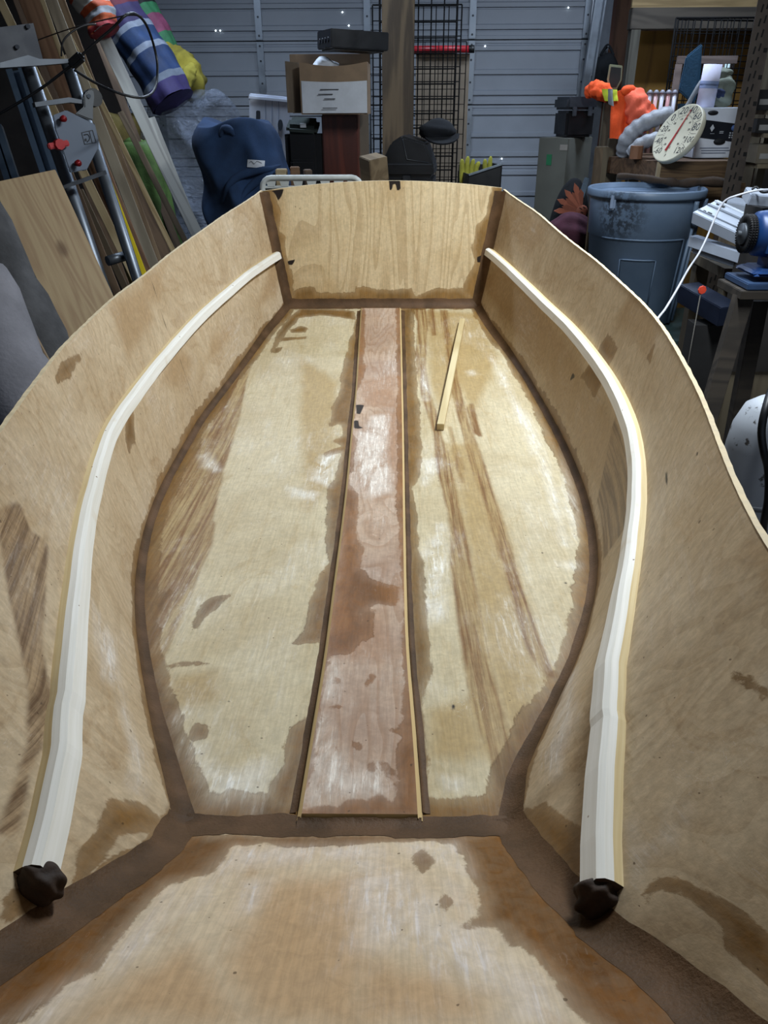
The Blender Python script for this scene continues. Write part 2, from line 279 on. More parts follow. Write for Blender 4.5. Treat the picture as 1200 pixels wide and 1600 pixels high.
STAIN = {
 'floor': {
  'resin': [[(-0.087, 2.928), (-0.111, 2.538), (-0.118, 2.324), (-0.120, 2.159), (-0.134, 2.093), (-0.131, 1.943), (-0.103, 1.974), (-0.093, 1.900), (-0.110, 1.870), (-0.113, 1.857), (-0.089, 1.828), (-0.135, 1.788), (-0.129, 1.748), (-0.087, 1.788), (-0.085, 1.687), (-0.102, 1.564), (-0.097, 1.401), (-0.076, 1.224), (-0.097, 1.172), (-0.093, 0.988), (-0.107, 0.948), (-0.066, 0.951), (-0.066, 0.874), (-0.062, 0.786), (-0.069, 0.757), (-0.087, 0.737), (-0.088, 0.710), (-0.086, 0.667), (-0.098, 0.635), (-0.092, 0.595), (-0.076, 0.573), (-0.060, 0.564), (-0.056, 0.685), (-0.054, 0.800), (-0.053, 0.929), (-0.059, 1.174), (-0.056, 1.461), (-0.060, 1.913), (-0.064, 2.555)],
   [(-0.261, 0.776), (-0.248, 0.751), (-0.224, 0.703), (-0.205, 0.672), (-0.186, 0.661), (-0.166, 0.621), (-0.162, 0.595), (-0.140, 0.585), (-0.106, 0.594), (-0.082, 0.576), (-0.067, 0.562), (-0.168, 0.556), (-0.182, 0.570), (-0.218, 0.643), (-0.251, 0.722)],
   [(-0.213, 0.735), (-0.208, 0.745), (-0.191, 0.739), (-0.188, 0.720), (-0.210, 0.712)],
   [(-0.277, 0.997), (-0.282, 1.069), (-0.267, 1.092), (-0.233, 1.114), (-0.246, 1.070), (-0.264, 1.027), (-0.268, 0.991)],
   [(-0.301, 0.877), (-0.264, 0.903), (-0.227, 0.890), (-0.281, 0.878), (-0.299, 0.861)],
   [(-0.328, 2.738), (-0.289, 2.768), (-0.254, 2.756), (-0.261, 2.709), (-0.318, 2.709)],
   [(-0.351, 2.663), (-0.258, 2.680), (-0.260, 2.651), (-0.352, 2.635)],
   [(-0.361, 2.567), (-0.336, 2.578), (-0.340, 2.534), (-0.358, 2.528)],
   [(-0.311, 2.942), (-0.096, 2.916), (-0.092, 2.826), (-0.228, 2.874), (-0.309, 2.845), (-0.345, 2.652), (-0.371, 2.512), (-0.370, 2.709)],
   [(-0.109, 0.887), (-0.101, 0.896), (-0.102, 0.870), (-0.110, 0.867)],
   [(-0.368, 1.080), (-0.348, 1.137), (-0.337, 1.114), (-0.341, 1.058), (-0.338, 0.977)],
   [(0.119, 2.939), (0.119, 2.610), (0.120, 2.288), (0.119, 2.050), (0.123, 1.853), (0.106, 1.635), (0.090, 1.571), (0.094, 1.363), (0.103, 1.225), (0.099, 1.067), (0.107, 0.936), (0.098, 0.844), (0.089, 0.798), (0.087, 0.686), (0.086, 0.611), (0.106, 0.595), (0.148, 0.619), (0.170, 0.619), (0.155, 0.568), (0.085, 0.565), (0.073, 0.568), (0.067, 0.801), (0.065, 0.950), (0.065, 1.461), (0.067, 1.912), (0.063, 2.921)],
   [(0.263, 0.872), (0.277, 0.859), (0.280, 0.832), (0.234, 0.738), (0.202, 0.675), (0.194, 0.687), (0.233, 0.780)],
   ],
  'tan': [[(0.171, 1.857), (0.258, 1.837), (0.269, 1.455), (0.267, 1.144), (0.265, 0.867), (0.228, 0.752), (0.196, 0.669), (0.190, 0.687), (0.186, 0.889), (0.182, 1.082), (0.190, 1.455)],
   [(0.091, 0.779), (0.151, 0.809), (0.164, 0.699), (0.126, 0.675), (0.088, 0.686)],
   [(0.160, 2.915), (0.357, 2.883), (0.395, 2.482), (0.275, 2.078), (0.243, 2.272), (0.184, 2.078), (0.159, 2.273)],
   [(-0.261, 2.484), (-0.121, 2.273), (-0.101, 1.588), (-0.139, 1.454), (-0.192, 1.816)],
   [(-0.278, 0.853), (-0.218, 0.870), (-0.195, 0.806), (-0.235, 0.791), (-0.257, 0.784)],
   ],
  'streak': [[(-0.421, 2.420), (-0.414, 2.274), (-0.392, 2.033), (-0.381, 1.858), (-0.367, 1.660), (-0.353, 1.519), (-0.326, 1.304), (-0.323, 1.211), (-0.329, 1.137), (-0.336, 1.069), (-0.328, 0.986), (-0.327, 0.930), (-0.376, 1.037), (-0.432, 1.223), (-0.470, 1.453), (-0.487, 1.776), (-0.463, 2.199)],
   [(-0.331, 1.401), (-0.318, 1.304), (-0.314, 1.173), (-0.308, 1.037), (-0.302, 0.903), (-0.306, 0.872), (-0.314, 0.889), (-0.319, 1.006), (-0.329, 1.161), (-0.332, 1.318)],
   [(0.119, 2.939), (0.140, 2.813), (0.124, 2.455), (0.134, 2.183), (0.148, 2.050), (0.157, 1.912), (0.153, 1.725), (0.161, 1.571), (0.168, 1.455), (0.167, 1.348), (0.156, 1.225), (0.156, 1.067), (0.155, 0.906), (0.157, 0.798), (0.164, 0.716), (0.172, 0.633), (0.190, 0.652), (0.186, 0.716), (0.183, 0.798), (0.181, 0.906), (0.182, 1.067), (0.187, 1.225), (0.188, 1.402), (0.186, 1.635), (0.177, 1.837), (0.172, 1.895), (0.164, 2.050), (0.150, 2.203), (0.144, 2.418), (0.165, 2.789), (0.161, 2.958)],
   [(0.244, 2.914), (0.244, 2.626), (0.241, 2.360), (0.245, 2.050), (0.258, 1.837), (0.264, 1.672), (0.269, 1.455), (0.270, 1.252), (0.267, 1.144), (0.269, 0.999), (0.276, 0.861), (0.265, 0.867), (0.252, 0.937), (0.252, 1.068), (0.259, 1.226), (0.253, 1.252), (0.250, 1.455), (0.243, 1.635), (0.235, 1.837), (0.230, 2.083), (0.225, 2.323), (0.226, 2.707), (0.227, 2.914)],
   [(0.271, 2.116), (0.275, 1.895), (0.268, 1.912), (0.261, 2.083)],
   [(0.200, 1.956), (0.212, 1.698), (0.205, 1.610), (0.199, 1.752)],
   [(0.195, 2.939), (0.193, 2.690), (0.186, 2.684), (0.182, 2.915)],
   ],
  'white': [[(-0.246, 0.762), (-0.231, 0.777), (-0.226, 0.735), (-0.206, 0.709), (-0.185, 0.703), (-0.186, 0.684), (-0.171, 0.661), (-0.142, 0.649), (-0.105, 0.679), (-0.096, 0.661), (-0.103, 0.617), (-0.105, 0.586), (-0.122, 0.601), (-0.156, 0.593), (-0.168, 0.621), (-0.186, 0.661), (-0.206, 0.678), (-0.230, 0.722)],
   [(0.369, 2.493), (0.396, 2.287), (0.406, 2.115), (0.420, 1.987), (0.418, 1.796), (0.422, 1.661), (0.408, 1.478), (0.384, 1.301), (0.377, 1.301), (0.398, 1.478), (0.406, 1.661), (0.402, 1.837), (0.393, 2.018), (0.395, 2.168), (0.382, 2.287)],
   [(0.354, 1.229), (0.392, 1.226), (0.382, 1.206), (0.353, 1.213)],
   [(0.283, 2.370), (0.300, 2.380), (0.311, 2.349), (0.290, 2.339)],
   [(0.116, 1.740), (0.150, 1.752), (0.149, 1.672), (0.116, 1.595)],
   [(0.107, 0.643), (0.125, 0.637), (0.120, 0.626), (0.110, 0.629)],
   [(-0.440, 1.768), (-0.424, 1.784), (-0.371, 1.679), (-0.384, 1.668), (-0.417, 1.698)],
   [(0.142, 2.482), (0.148, 2.198), (0.140, 2.149), (0.135, 2.273)],
   [(0.480, 1.816), (0.472, 1.698), (0.450, 1.487), (0.404, 1.306), (0.416, 1.455)],
   [(-0.139, 1.776), (-0.092, 1.796), (-0.101, 1.588), (-0.157, 1.624)],
   [(-0.197, 1.588), (-0.120, 1.553), (-0.132, 1.519), (-0.184, 1.536)],
   [(0.102, 1.278), (0.145, 1.393), (0.148, 1.225), (0.125, 1.039), (0.102, 0.999)],
   ],
  'dark': [[(0.124, 0.794), (0.129, 0.794), (0.126, 0.775), (0.124, 0.775)],
   [(0.342, 1.642), (0.346, 1.639), (0.342, 1.624), (0.339, 1.628)],
   [(0.331, 1.273), (0.336, 1.273), (0.332, 1.263), (0.329, 1.265)],
   [(0.348, 1.154), (0.355, 1.154), (0.352, 1.145), (0.348, 1.147)],
   [(-0.181, 0.802), (-0.177, 0.802), (-0.176, 0.796), (-0.180, 0.796)],
   [(-0.197, 0.672), (-0.195, 0.672), (-0.194, 0.669), (-0.196, 0.669)],
   [(0.322, 1.399), (0.326, 1.399), (0.325, 1.390), (0.321, 1.390)],
   ],
 },
 'plank': {
  'resin': [[(-0.060, 1.904), (-0.050, 1.841), (-0.054, 1.736), (-0.054, 1.578), (-0.037, 1.540), (-0.027, 1.490), (-0.020, 1.432), (-0.024, 1.348), (-0.008, 1.270), (-0.017, 1.187), (0.003, 1.146), (0.021, 1.134), (0.059, 1.122), (0.054, 1.045), (0.019, 1.056), (-0.004, 1.024), (0.005, 0.988), (-0.011, 0.910), (-0.035, 0.905), (-0.048, 0.898), (-0.059, 0.854), (-0.059, 0.685), (-0.067, 0.562), (-0.063, 0.800), (-0.061, 0.929), (-0.062, 1.224), (-0.070, 1.461), (-0.077, 1.913)],
   [(-0.054, 0.586), (-0.021, 0.590), (-0.003, 0.600), (0.013, 0.598), (0.029, 0.609), (0.042, 0.600), (0.051, 0.629), (0.047, 0.680), (0.059, 0.708), (0.055, 0.769), (0.057, 0.836), (0.056, 0.930), (0.060, 1.039), (0.053, 1.454), (0.058, 1.912), (0.054, 2.921), (0.076, 2.921), (0.084, 1.912), (0.079, 1.461), (0.075, 0.950), (0.078, 0.801), (0.081, 0.709), (0.083, 0.563), (-0.057, 0.562)],
   [(-0.080, 2.928), (-0.058, 2.922), (-0.050, 2.594), (-0.046, 2.324), (-0.061, 2.150), (-0.061, 1.900), (-0.073, 1.900)],
   [(-0.012, 1.045), (0.020, 1.035), (0.011, 0.959), (0.002, 0.941)],
   [(-0.002, 0.998), (0.003, 0.963), (0.016, 0.958), (0.011, 0.954), (-0.002, 0.959)],
   [(0.006, 0.831), (0.014, 0.851), (0.025, 0.855), (0.016, 0.839), (0.008, 0.818)],
   [(-0.037, 0.846), (-0.029, 0.841), (-0.028, 0.826), (-0.036, 0.830)],
   [(-0.045, 0.774), (-0.023, 0.779), (-0.021, 0.775), (-0.041, 0.767)],
   [(-0.003, 0.700), (0.007, 0.696), (0.006, 0.686), (-0.004, 0.691)],
   [(-0.030, 0.710), (-0.019, 0.679), (-0.022, 0.677)],
   [(0.015, 0.662), (0.021, 0.662), (0.021, 0.648), (0.017, 0.648)],
   [(0.033, 0.730), (0.062, 0.724), (0.060, 0.716), (0.043, 0.721)],
   [(0.033, 0.668), (0.046, 0.651), (0.043, 0.634), (0.034, 0.651)],
   ],
  'tan': [[(-0.062, 2.273), (0.056, 2.324), (0.055, 2.078), (-0.054, 2.079)],
   [(0.019, 2.032), (0.055, 2.032), (0.056, 1.588), (0.039, 1.588)],
   [(-0.033, 1.028), (0.030, 1.039), (0.032, 0.888), (-0.025, 0.888)],
   ],
  'streak': [],
  'white': [[(-0.018, 2.010), (0.028, 2.019), (0.026, 1.912), (0.026, 1.824), (0.031, 1.694), (0.040, 1.631), (0.032, 1.540), (-0.005, 1.503), (-0.032, 1.540), (-0.051, 1.560), (-0.050, 1.694), (-0.050, 1.841), (-0.053, 1.904), (-0.028, 1.921)],
   [(-0.048, 0.751), (-0.052, 0.708), (-0.049, 0.628), (-0.054, 0.590), (-0.003, 0.605), (0.036, 0.611), (0.031, 0.654), (-0.009, 0.640), (-0.034, 0.708)],
   [(-0.044, 0.887), (-0.034, 0.884), (-0.036, 0.792), (-0.047, 0.792)],
   ],
  'dark': [[(-0.062, 2.093), (-0.037, 2.093), (-0.047, 2.023), (-0.058, 2.028)],
   [(-0.063, 1.978), (-0.051, 1.983), (-0.046, 1.939), (-0.030, 1.925), (-0.060, 1.921)],
   [(0.018, 0.618), (0.022, 0.620), (0.020, 0.615)],
   [(-0.020, 0.671), (-0.015, 0.671), (-0.017, 0.666)],
   [(0.008, 0.681), (0.010, 0.678), (0.009, 0.677)],
   ],
 },
 'bow': {
  'resin': [[(-0.183, 0.565), (-0.108, 0.534), (-0.111, 0.512), (-0.119, 0.463), (-0.148, 0.435), (-0.154, 0.391), (-0.158, 0.351), (-0.161, 0.319), (-0.174, 0.307), (-0.179, 0.290), (-0.188, 0.273), (-0.195, 0.263), (-0.209, 0.247), (-0.296, 0.291), (-0.250, 0.355), (-0.224, 0.415), (-0.198, 0.504)],
   [(0.101, 0.537), (0.108, 0.525), (0.113, 0.457), (0.108, 0.396), (0.093, 0.372), (0.123, 0.372), (0.126, 0.349), (0.140, 0.338), (0.147, 0.322), (0.154, 0.292), (0.157, 0.284), (0.164, 0.270), (0.171, 0.252), (0.239, 0.253), (0.241, 0.297), (0.221, 0.361), (0.202, 0.431), (0.172, 0.569)],
   [(0.061, 0.501), (0.078, 0.522), (0.080, 0.501), (0.091, 0.488), (0.072, 0.463), (0.060, 0.481)],
   [(0.087, 0.440), (0.099, 0.414), (0.089, 0.394), (0.082, 0.404)],
   [(-0.152, 0.396), (-0.139, 0.403), (-0.138, 0.387), (-0.143, 0.378)],
   [(-0.162, 0.541), (0.163, 0.553), (0.139, 0.528), (-0.129, 0.515)],
   ],
  'tan': [[(-0.065, 0.444), (0.014, 0.456), (0.023, 0.271), (-0.048, 0.270), (-0.076, 0.334)],
   [(0.020, 0.335), (0.074, 0.321), (0.106, 0.296), (0.103, 0.272), (0.023, 0.271)],
   [(-0.151, 0.269), (-0.139, 0.319), (-0.104, 0.349), (-0.048, 0.270)],
   ],
  'streak': [],
  'white': [[(-0.109, 0.512), (0.036, 0.518), (0.039, 0.500), (-0.024, 0.486), (-0.095, 0.479), (-0.108, 0.438), (-0.120, 0.401), (-0.132, 0.382), (-0.124, 0.416), (-0.117, 0.460)],
   [(0.009, 0.493), (0.060, 0.457), (0.080, 0.414), (0.083, 0.385), (0.118, 0.377), (0.132, 0.344), (0.141, 0.322), (0.152, 0.296), (0.146, 0.273), (0.111, 0.272), (0.123, 0.296), (0.100, 0.315), (0.079, 0.322), (0.062, 0.351), (0.019, 0.354), (0.011, 0.423)],
   [(0.055, 0.522), (0.107, 0.530), (0.112, 0.463), (0.096, 0.482), (0.067, 0.494)],
   [(0.091, 0.451), (0.104, 0.440), (0.108, 0.399), (0.102, 0.395), (0.097, 0.424)],
   [(-0.158, 0.351), (-0.154, 0.391), (-0.148, 0.435), (-0.141, 0.401), (-0.138, 0.365), (-0.145, 0.333), (-0.154, 0.312), (-0.166, 0.292), (-0.175, 0.269), (-0.191, 0.269), (-0.179, 0.290), (-0.174, 0.307), (-0.161, 0.319)],
   [(-0.087, 0.443), (-0.066, 0.449), (-0.067, 0.402), (-0.081, 0.392)],
   ],
  'dark': [],
 },
 'transom': {
  'resin': [[(-0.441, 0.410), (-0.388, 0.390), (-0.366, 0.328), (-0.378, 0.280), (-0.349, 0.247), (-0.360, 0.213), (-0.338, 0.134), (-0.336, 0.081), (-0.351, 0.007), (-0.396, 0.180)],
   [(0.438, 0.413), (0.403, 0.379), (0.385, 0.325), (0.347, 0.284), (0.334, 0.205), (0.352, 0.162), (0.312, 0.080), (0.304, 0.040), (0.363, 0.005), (0.413, 0.222)],
   [(-0.356, 0.007), (-0.327, 0.056), (-0.256, 0.067), (-0.247, 0.046), (-0.167, 0.046), (-0.097, 0.046), (-0.096, 0.067), (0.010, 0.062), (0.117, 0.066), (0.131, 0.036), (0.213, 0.062), (0.303, 0.066), (0.362, 0.029), (0.364, -0.007)],
   ],
  'tan': [[(0.002, 0.440), (0.094, 0.440), (0.085, 0.397), (0.053, 0.359), (0.016, 0.380)],
   [(-0.452, 0.420), (-0.348, 0.407), (-0.340, 0.334), (-0.350, 0.236), (-0.393, 0.225)],
   [(-0.399, 0.112), (-0.280, 0.088), (-0.184, 0.060), (-0.185, 0.018), (-0.356, 0.007)],
   [(-0.219, 0.088), (-0.183, 0.088), (-0.184, 0.053), (-0.220, 0.053)],
   ],
  'streak': [],
  'white': [],
  'dark': [[(0.028, 0.444), (0.069, 0.444), (0.072, 0.404), (0.058, 0.402), (0.053, 0.423), (0.044, 0.423), (0.041, 0.404), (0.032, 0.402)],
   [(-0.397, 0.403), (-0.350, 0.409), (-0.361, 0.386), (-0.373, 0.369), (-0.384, 0.393)],
   [(-0.351, 0.162), (-0.320, 0.168), (-0.332, 0.148), (-0.349, 0.148)],
   [(0.356, 0.173), (0.377, 0.182), (0.374, 0.155), (0.359, 0.155)],
   ],
 },
 'left': {
  'resin': [[(1.234, 0.927), (1.289, 0.963), (1.358, 0.955), (1.437, 0.916), (1.392, 0.883), (1.315, 0.882)],
   [(0.515, 0.231), (0.553, 0.152), (0.554, 0.066), (0.539, 0.019), (0.486, 0.108), (0.446, 0.089), (0.410, 0.068), (0.436, 0.152), (0.479, 0.187)],
   [(1.543, 0.535), (1.600, 0.464), (1.515, 0.357), (1.455, 0.363), (1.474, 0.435)],
   [(0.371, 0.185), (0.384, 0.182), (0.389, 0.112), (0.370, 0.081), (0.353, 0.103)],
   ],
  'tan': [[(3.092, 0.772), (3.103, 0.420), (2.880, 0.185), (2.699, 0.237), (2.872, 0.365)],
   [(1.934, 1.016), (2.166, 0.986), (2.003, 0.817), (1.884, 0.854)],
   [(1.679, 0.984), (1.940, 0.974), (1.916, 0.755), (1.674, 0.700)],
   [(2.269, 0.353), (2.509, 0.298), (2.326, 0.204), (2.159, 0.258)],
   [(1.941, 0.573), (2.087, 0.367), (1.967, 0.250), (1.810, 0.433)],
   ],
  'streak': [[(0.787, 0.859), (0.843, 0.808), (0.820, 0.737), (0.837, 0.659), (0.768, 0.633), (0.652, 0.589), (0.481, 0.445), (0.422, 0.324), (0.414, 0.348)],
   ],
  'white': [[(0.699, 0.208), (0.665, 0.171), (0.634, 0.148), (0.598, 0.152), (0.559, 0.162), (0.558, 0.186), (0.601, 0.192), (0.655, 0.197)],
   [(0.852, 0.349), (0.838, 0.223), (0.726, 0.208), (0.706, 0.311)],
   ],
  'dark': [[(2.164, 0.648), (2.194, 0.635), (2.179, 0.628)],
   [(1.991, 0.944), (1.995, 0.942), (1.979, 0.565), (1.975, 0.568)],
   [(1.999, 0.441), (2.004, 0.438), (2.005, 0.075), (2.001, 0.079)],
   [(0.564, 0.536), (0.572, 0.518), (0.563, 0.526), (0.560, 0.531)],
   ],
 },
 'right': {
  'resin': [[(0.560, 0.138), (0.499, 0.173), (0.486, 0.184), (0.438, 0.085), (0.470, 0.034), (0.549, 0.024), (0.588, 0.024)],
   [(0.392, 0.245), (0.373, 0.312), (0.344, 0.343), (0.323, 0.366), (0.308, 0.371), (0.294, 0.374), (0.261, 0.236), (0.278, 0.220), (0.311, 0.220), (0.328, 0.266), (0.358, 0.265), (0.370, 0.221), (0.368, 0.162), (0.381, 0.177)],
   [(0.511, 0.762), (0.495, 0.792), (0.467, 0.809), (0.461, 0.797), (0.490, 0.775)],
   [(1.823, 0.736), (1.717, 0.719), (1.741, 0.411), (1.908, 0.387)],
   [(1.497, 0.831), (1.480, 0.909), (1.456, 0.829)],
   ],
  'tan': [[(2.814, 0.520), (1.985, 0.449), (1.556, 0.465), (1.227, 0.422), (1.142, 0.226), (1.487, 0.119), (1.920, 0.114), (2.563, 0.138), (2.988, 0.198)],
   [(1.742, 1.079), (1.481, 0.973), (1.497, 0.831), (1.813, 0.819)],
   [(2.963, 0.951), (2.557, 1.004), (2.626, 0.714), (2.893, 0.732)],
   [(0.652, 0.972), (0.618, 1.005), (0.580, 0.966), (0.643, 0.942)],
   ],
  'streak': [[(1.538, 0.446), (1.291, 0.416), (1.125, 0.349), (1.172, 0.114), (1.424, 0.117)],
   ],
  'white': [[(0.867, -0.022), (0.826, 0.127), (0.644, 0.263), (0.582, 0.199), (0.600, 0.145), (0.704, 0.115)],
   [(0.427, 0.421), (0.423, 0.428), (0.409, 0.371), (0.405, 0.343), (0.416, 0.376)],
   [(0.416, 0.267), (0.415, 0.349), (0.409, 0.338), (0.411, 0.259)],
   [(0.447, 0.292), (0.447, 0.307), (0.402, 0.220), (0.399, 0.198)],
   ],
  'dark': [[(1.970, 0.367), (1.935, 0.371), (1.969, 0.307)],
   [(0.946, 0.903), (0.936, 0.911), (0.923, 0.885), (0.932, 0.879)],
   [(0.496, 0.471), (0.495, 0.474), (0.483, 0.454), (0.484, 0.451)],
   [(1.042, 0.704), (1.033, 0.723), (0.962, 0.696), (0.969, 0.687)],
   ],
 },
}
# ---------------------------------------------------------------- the boat
BZ = 0.92                                   # boat datum above the garage floor
HY = np.array(HY); LOW = {-1: np.array(LOW_L), 1: np.array(LOW_R)}; RIM = {-1: np.array(RIM_L), 1: np.array(RIM_R)}
RIM_Z = np.array(RIM_Z)
def ip(y, a):                               # smooth interpolation of a hull curve
    return np.interp(y, HY, a)
def zfloor(y): return np.where(y >= 0.565, -0.10 * (1 - ((y - 1.765) / 1.205) ** 2), 0.6 * (0.565 - y))
def low(s, y): return ip(y, LOW[s]), zfloor(y)
def rim(s, y): return ip(y, RIM[s]), ip(y, RIM_Z)
def side_pt(s, y, v):
    xl, zl = low(s, y); xu, zu = rim(s, y)
    return np.stack([xl + (xu - xl) * v, y + 0 * v, zl + (zu - zl) * v], -1)

def sdf(P, polys):
    """signed distance (positive inside) from points P (N,2) to the union of polygons"""
    best = np.full(len(P), -0.08)
    for pl in polys:
        q = np.array(pl, float); r = np.roll(q, -1, 0)
        lo = q.min(0) - 0.08; hi = q.max(0) + 0.08
        idx = np.where(((P > lo) & (P < hi)).all(1))[0]
        if not len(idx): continue
        X = P[idx]; d2 = np.full(len(X), 1.0); ins = np.zeros(len(X), bool)
        for a, b in zip(q, r):
            e = b - a; w = X - a; t = np.clip((w @ e) / max(e @ e, 1e-12), 0, 1)
            dd = w - t[:, None] * e; d2 = np.minimum(d2, (dd ** 2).sum(1))
            c = (a[1] <= X[:, 1]) != (b[1] <= X[:, 1])
            with np.errstate(divide='ignore', invalid='ignore'):
                xi = a[0] + (X[:, 1] - a[1]) / (b[1] - a[1]) * e[0]
            ins ^= c & (X[:, 0] < xi)
        d = np.sqrt(d2) * np.where(ins, 1, -1)
        best[idx] = np.maximum(best[idx], d)
    return np.clip(best, -0.08, 0.08)
CLASSES = ('resin', 'tan', 'streak', 'white', 'dark')
def stains(key, uv, vscale=1.0):
    out = {}
    P = uv * np.array([1.0, vscale])
    for c in CLASSES:
        pl = STAIN[key].get(c, [])
        out[c] = sdf(P, [[(a, b * vscale) for a, b in p] for p in pl])
    return out

def ply(name, base1, base2, resin, tan, streak, white, grain=(1, 0.06), rings=0.0, rough=0.42, ragged=(1.0, 0.35), marginw=0.02, ring_axis=(3.0, 0.55), haze=0.3, dirt=0.5, gw=0.32, spec=0.2):
    """birch plywood: rotary-cut grain, resin stains, sanded chalky patches, each read from the surface's own attributes"""
    b = NB(name); pc = b.attr('pc', 'Vector')
    def mulv(col, n, lo, hi, a=0.3, c=0.7): return b.mix(1.0, col, b.rng(n, a, c, lo, hi), 'MULTIPLY')
    vg = b.mapv(pc, (grain[0], grain[1], 1))
    g1 = b.noise(vg, 55, 6, 0.7, 0.25); g2 = b.noise(pc, 4.0, 6, 0.62, 0.4); g3 = b.noise(vg, 240, 3, 0.65)
    m1 = b.noise(b.mapv(pc, (1, 0.4, 1)), 13, 7, 0.72, 0.9); m2 = b.noise(pc, 75, 5, 0.7, 0.6)
    col = b.mix(b.rng(g2, 0.34, 0.66), hx(base1), hx(base2))
    col = b.mix(b.math('MULTIPLY', b.rng(g1, 0.5, 0.72), gw), col, hx(tan))
    col = b.mix(b.math('MULTIPLY', b.rng(m1, 0.54, 0.66), dirt), col, hx(tan))
    if rings:
        rg = b.noise(b.mapv(pc, (ring_axis[0], ring_axis[1], 1)), 2.1, 2.0, 0.45, 0.5)
        rf = b.math('FRACT', b.math('MULTIPLY', rg, 17.0)); rf = b.rng(rf, 0.0, 0.9)
        rf = b.math('MULTIPLY', b.math('POWER', rf, 4.0), rings)
        col = b.mix(rf, col, hx(resin))
    nr = b.noise(b.mapv(pc, (ragged[0], ragged[1], 1)), 30, 7, 0.72, 0.5)
    nr2 = b.noise(b.mapv(pc, (1, 0.5, 1)), 8, 4, 0.55, 0.4)
    jag = b.math('ADD', b.math('MULTIPLY', b.math('SUBTRACT', nr, 0.5), 0.030), b.math('MULTIPLY', b.math('SUBTRACT', nr2, 0.5), 0.034))
    def mask(nm, w=0.004, amp=1.0, off=0.0):
        v = b.math('ADD', b.attr(nm), b.math('MULTIPLY', jag, amp))
        return b.rng(v, -w + off, w + off)
    col = b.mix(b.math('MULTIPLY', mask('tan', 0.022, 1.0), 0.78), col, hx(tan))
    gs = b.noise(b.mapv(pc, (1, 0.03, 1)), 80, 6, 0.75, 0.4)
    sc = b.mix(b.rng(gs, 0.38, 0.66), tuple(0.70 * x for x in hx(streak)), hx(tan))
    f_st = b.math('MULTIPLY', mask('streak', 0.005, 0.32, -0.006), b.rng(gs, 0.34, 0.66, 1.0, 0.72))
    col = b.mix(f_st, col, sc)
    # resin: soaked-in brown, uneven, with a darker tide line at its edge
    rc = b.mix(b.rng(m1, 0.32, 0.68), tuple(0.66 * x for x in hx(resin)), tuple(min(1, 1.12 * x) for x in hx(resin)))
    vre = b.math('ADD', b.attr('resin'), jag); vmg = b.math('ADD', b.math('SUBTRACT', marginw, b.attr('margin')), b.math('MULTIPLY', jag, 1.25))
    vmx = b.math('MAXIMUM', vre, vmg)
    f_re = b.math('ADD', b.math('MULTIPLY', b.rng(vmx, -0.002, 0.002), 0.66), b.math('MULTIPLY', b.rng(vmx, -0.004, 0.024), 0.34))
    tide = b.math('MULTIPLY', b.rng(b.math('ABSOLUTE', b.math('SUBTRACT', vmx, 0.0015)), 0.0, 0.0022, 1, 0), b.rng(nr2, 0.45, 0.6, 0.0, 0.35))
    col = b.mix(b.math('MULTIPLY', f_re, b.rng(m2, 0.3, 0.7, 0.90, 1.0)), col, rc)
    col = b.mix(tide, col, tuple(0.5 * x for x in hx(resin)))
    # chalky sanding: haze broken by wispy swirl scratches
    def wisp(rot, sc_, st, d, lo, hi):
        mp = b.node('ShaderNodeMapping'); b.t.links.new(pc, mp.inputs['Vector']); mp.inputs['Rotation'].default_value = (0, 0, rot); mp.inputs['Scale'].default_value = (1, st, 1)
        n = b.noise(mp.outputs[0], sc_, 5, 0.75, d); return b.rng(n, lo, hi)
    w1 = wisp(0.35, 120, 0.10, 0.5, 0.50, 0.66); w2 = wisp(-0.8, 95, 0.09, 1.3, 0.54, 0.70); w3 = wisp(1.3, 70, 0.12, 2.2, 0.55, 0.72)
    wsp = b.math('MAXIMUM', b.math('MAXIMUM', w1, b.math('MULTIPLY', w2, 0.8)), b.math('MULTIPLY', w3, 0.7))
    wm = mask('white', 0.022, 1.0)
    f_wh = b.math('MULTIPLY', wm, b.math('ADD', b.math('MULTIPLY', b.rng(m1, 0.34, 0.56), 0.55), b.math('MULTIPLY', wsp, 0.8)), True)
    hzm = b.math('MULTIPLY', b.rng(b.noise(b.mapv(pc, (1, 0.6, 1)), 5.5, 5, 0.6, 0.5), 0.48, 0.68), b.math('MULTIPLY', b.math('ADD', b.math('MULTIPLY', wsp, 0.8), 0.2), haze))
    hzm = b.math('MULTIPLY', hzm, b.math('SUBTRACT', 1.0, b.math('MULTIPLY', f_re, 0.7)))
    h1 = b.noise(b.mapv(pc, (1, 0.3, 1)), 60, 2, 0.5, 2.2)
    hl = b.rng(b.math('ABSOLUTE', b.math('SUBTRACT', h1, 0.5)), 0.0, 0.009, 1.0, 0.0)
    hl = b.math('MULTIPLY', hl, b.rng(b.noise(pc, 7, 2), 0.5, 0.66))
    f_wh = b.math('MAXIMUM', b.math('MAXIMUM', f_wh, hzm), b.math('MULTIPLY', hl, 0.32))
    f_wh = b.math('MULTIPLY', f_wh, b.math('SUBTRACT', 1.0, b.math('MULTIPLY', f_re, 0.7)))
    col = b.mix(f_wh, col, hx(white))
    col = mulv(col, g3, 0.90, 1.07); col = mulv(col, m2, 0.90, 1.08)
    spk = b.rng(b.noise(pc, 130, 1, 0.4), 0.765, 0.79)
    col = b.mix(b.math('MULTIPLY', spk, 0.7), col, hx('4a3420'))
    col = b.mix(mask('dark', 0.0015, 0.10), col, hx('2a2320'))
    b.bump(b.math('ADD', b.math('MULTIPLY', g3, 0.5), b.math('ADD', b.math('MULTIPLY', f_re, 0.5), b.math('MULTIPLY', m2, 0.5))), 0.22, 0.0015)
    b.b.inputs['Specular IOR Level'].default_value = spec
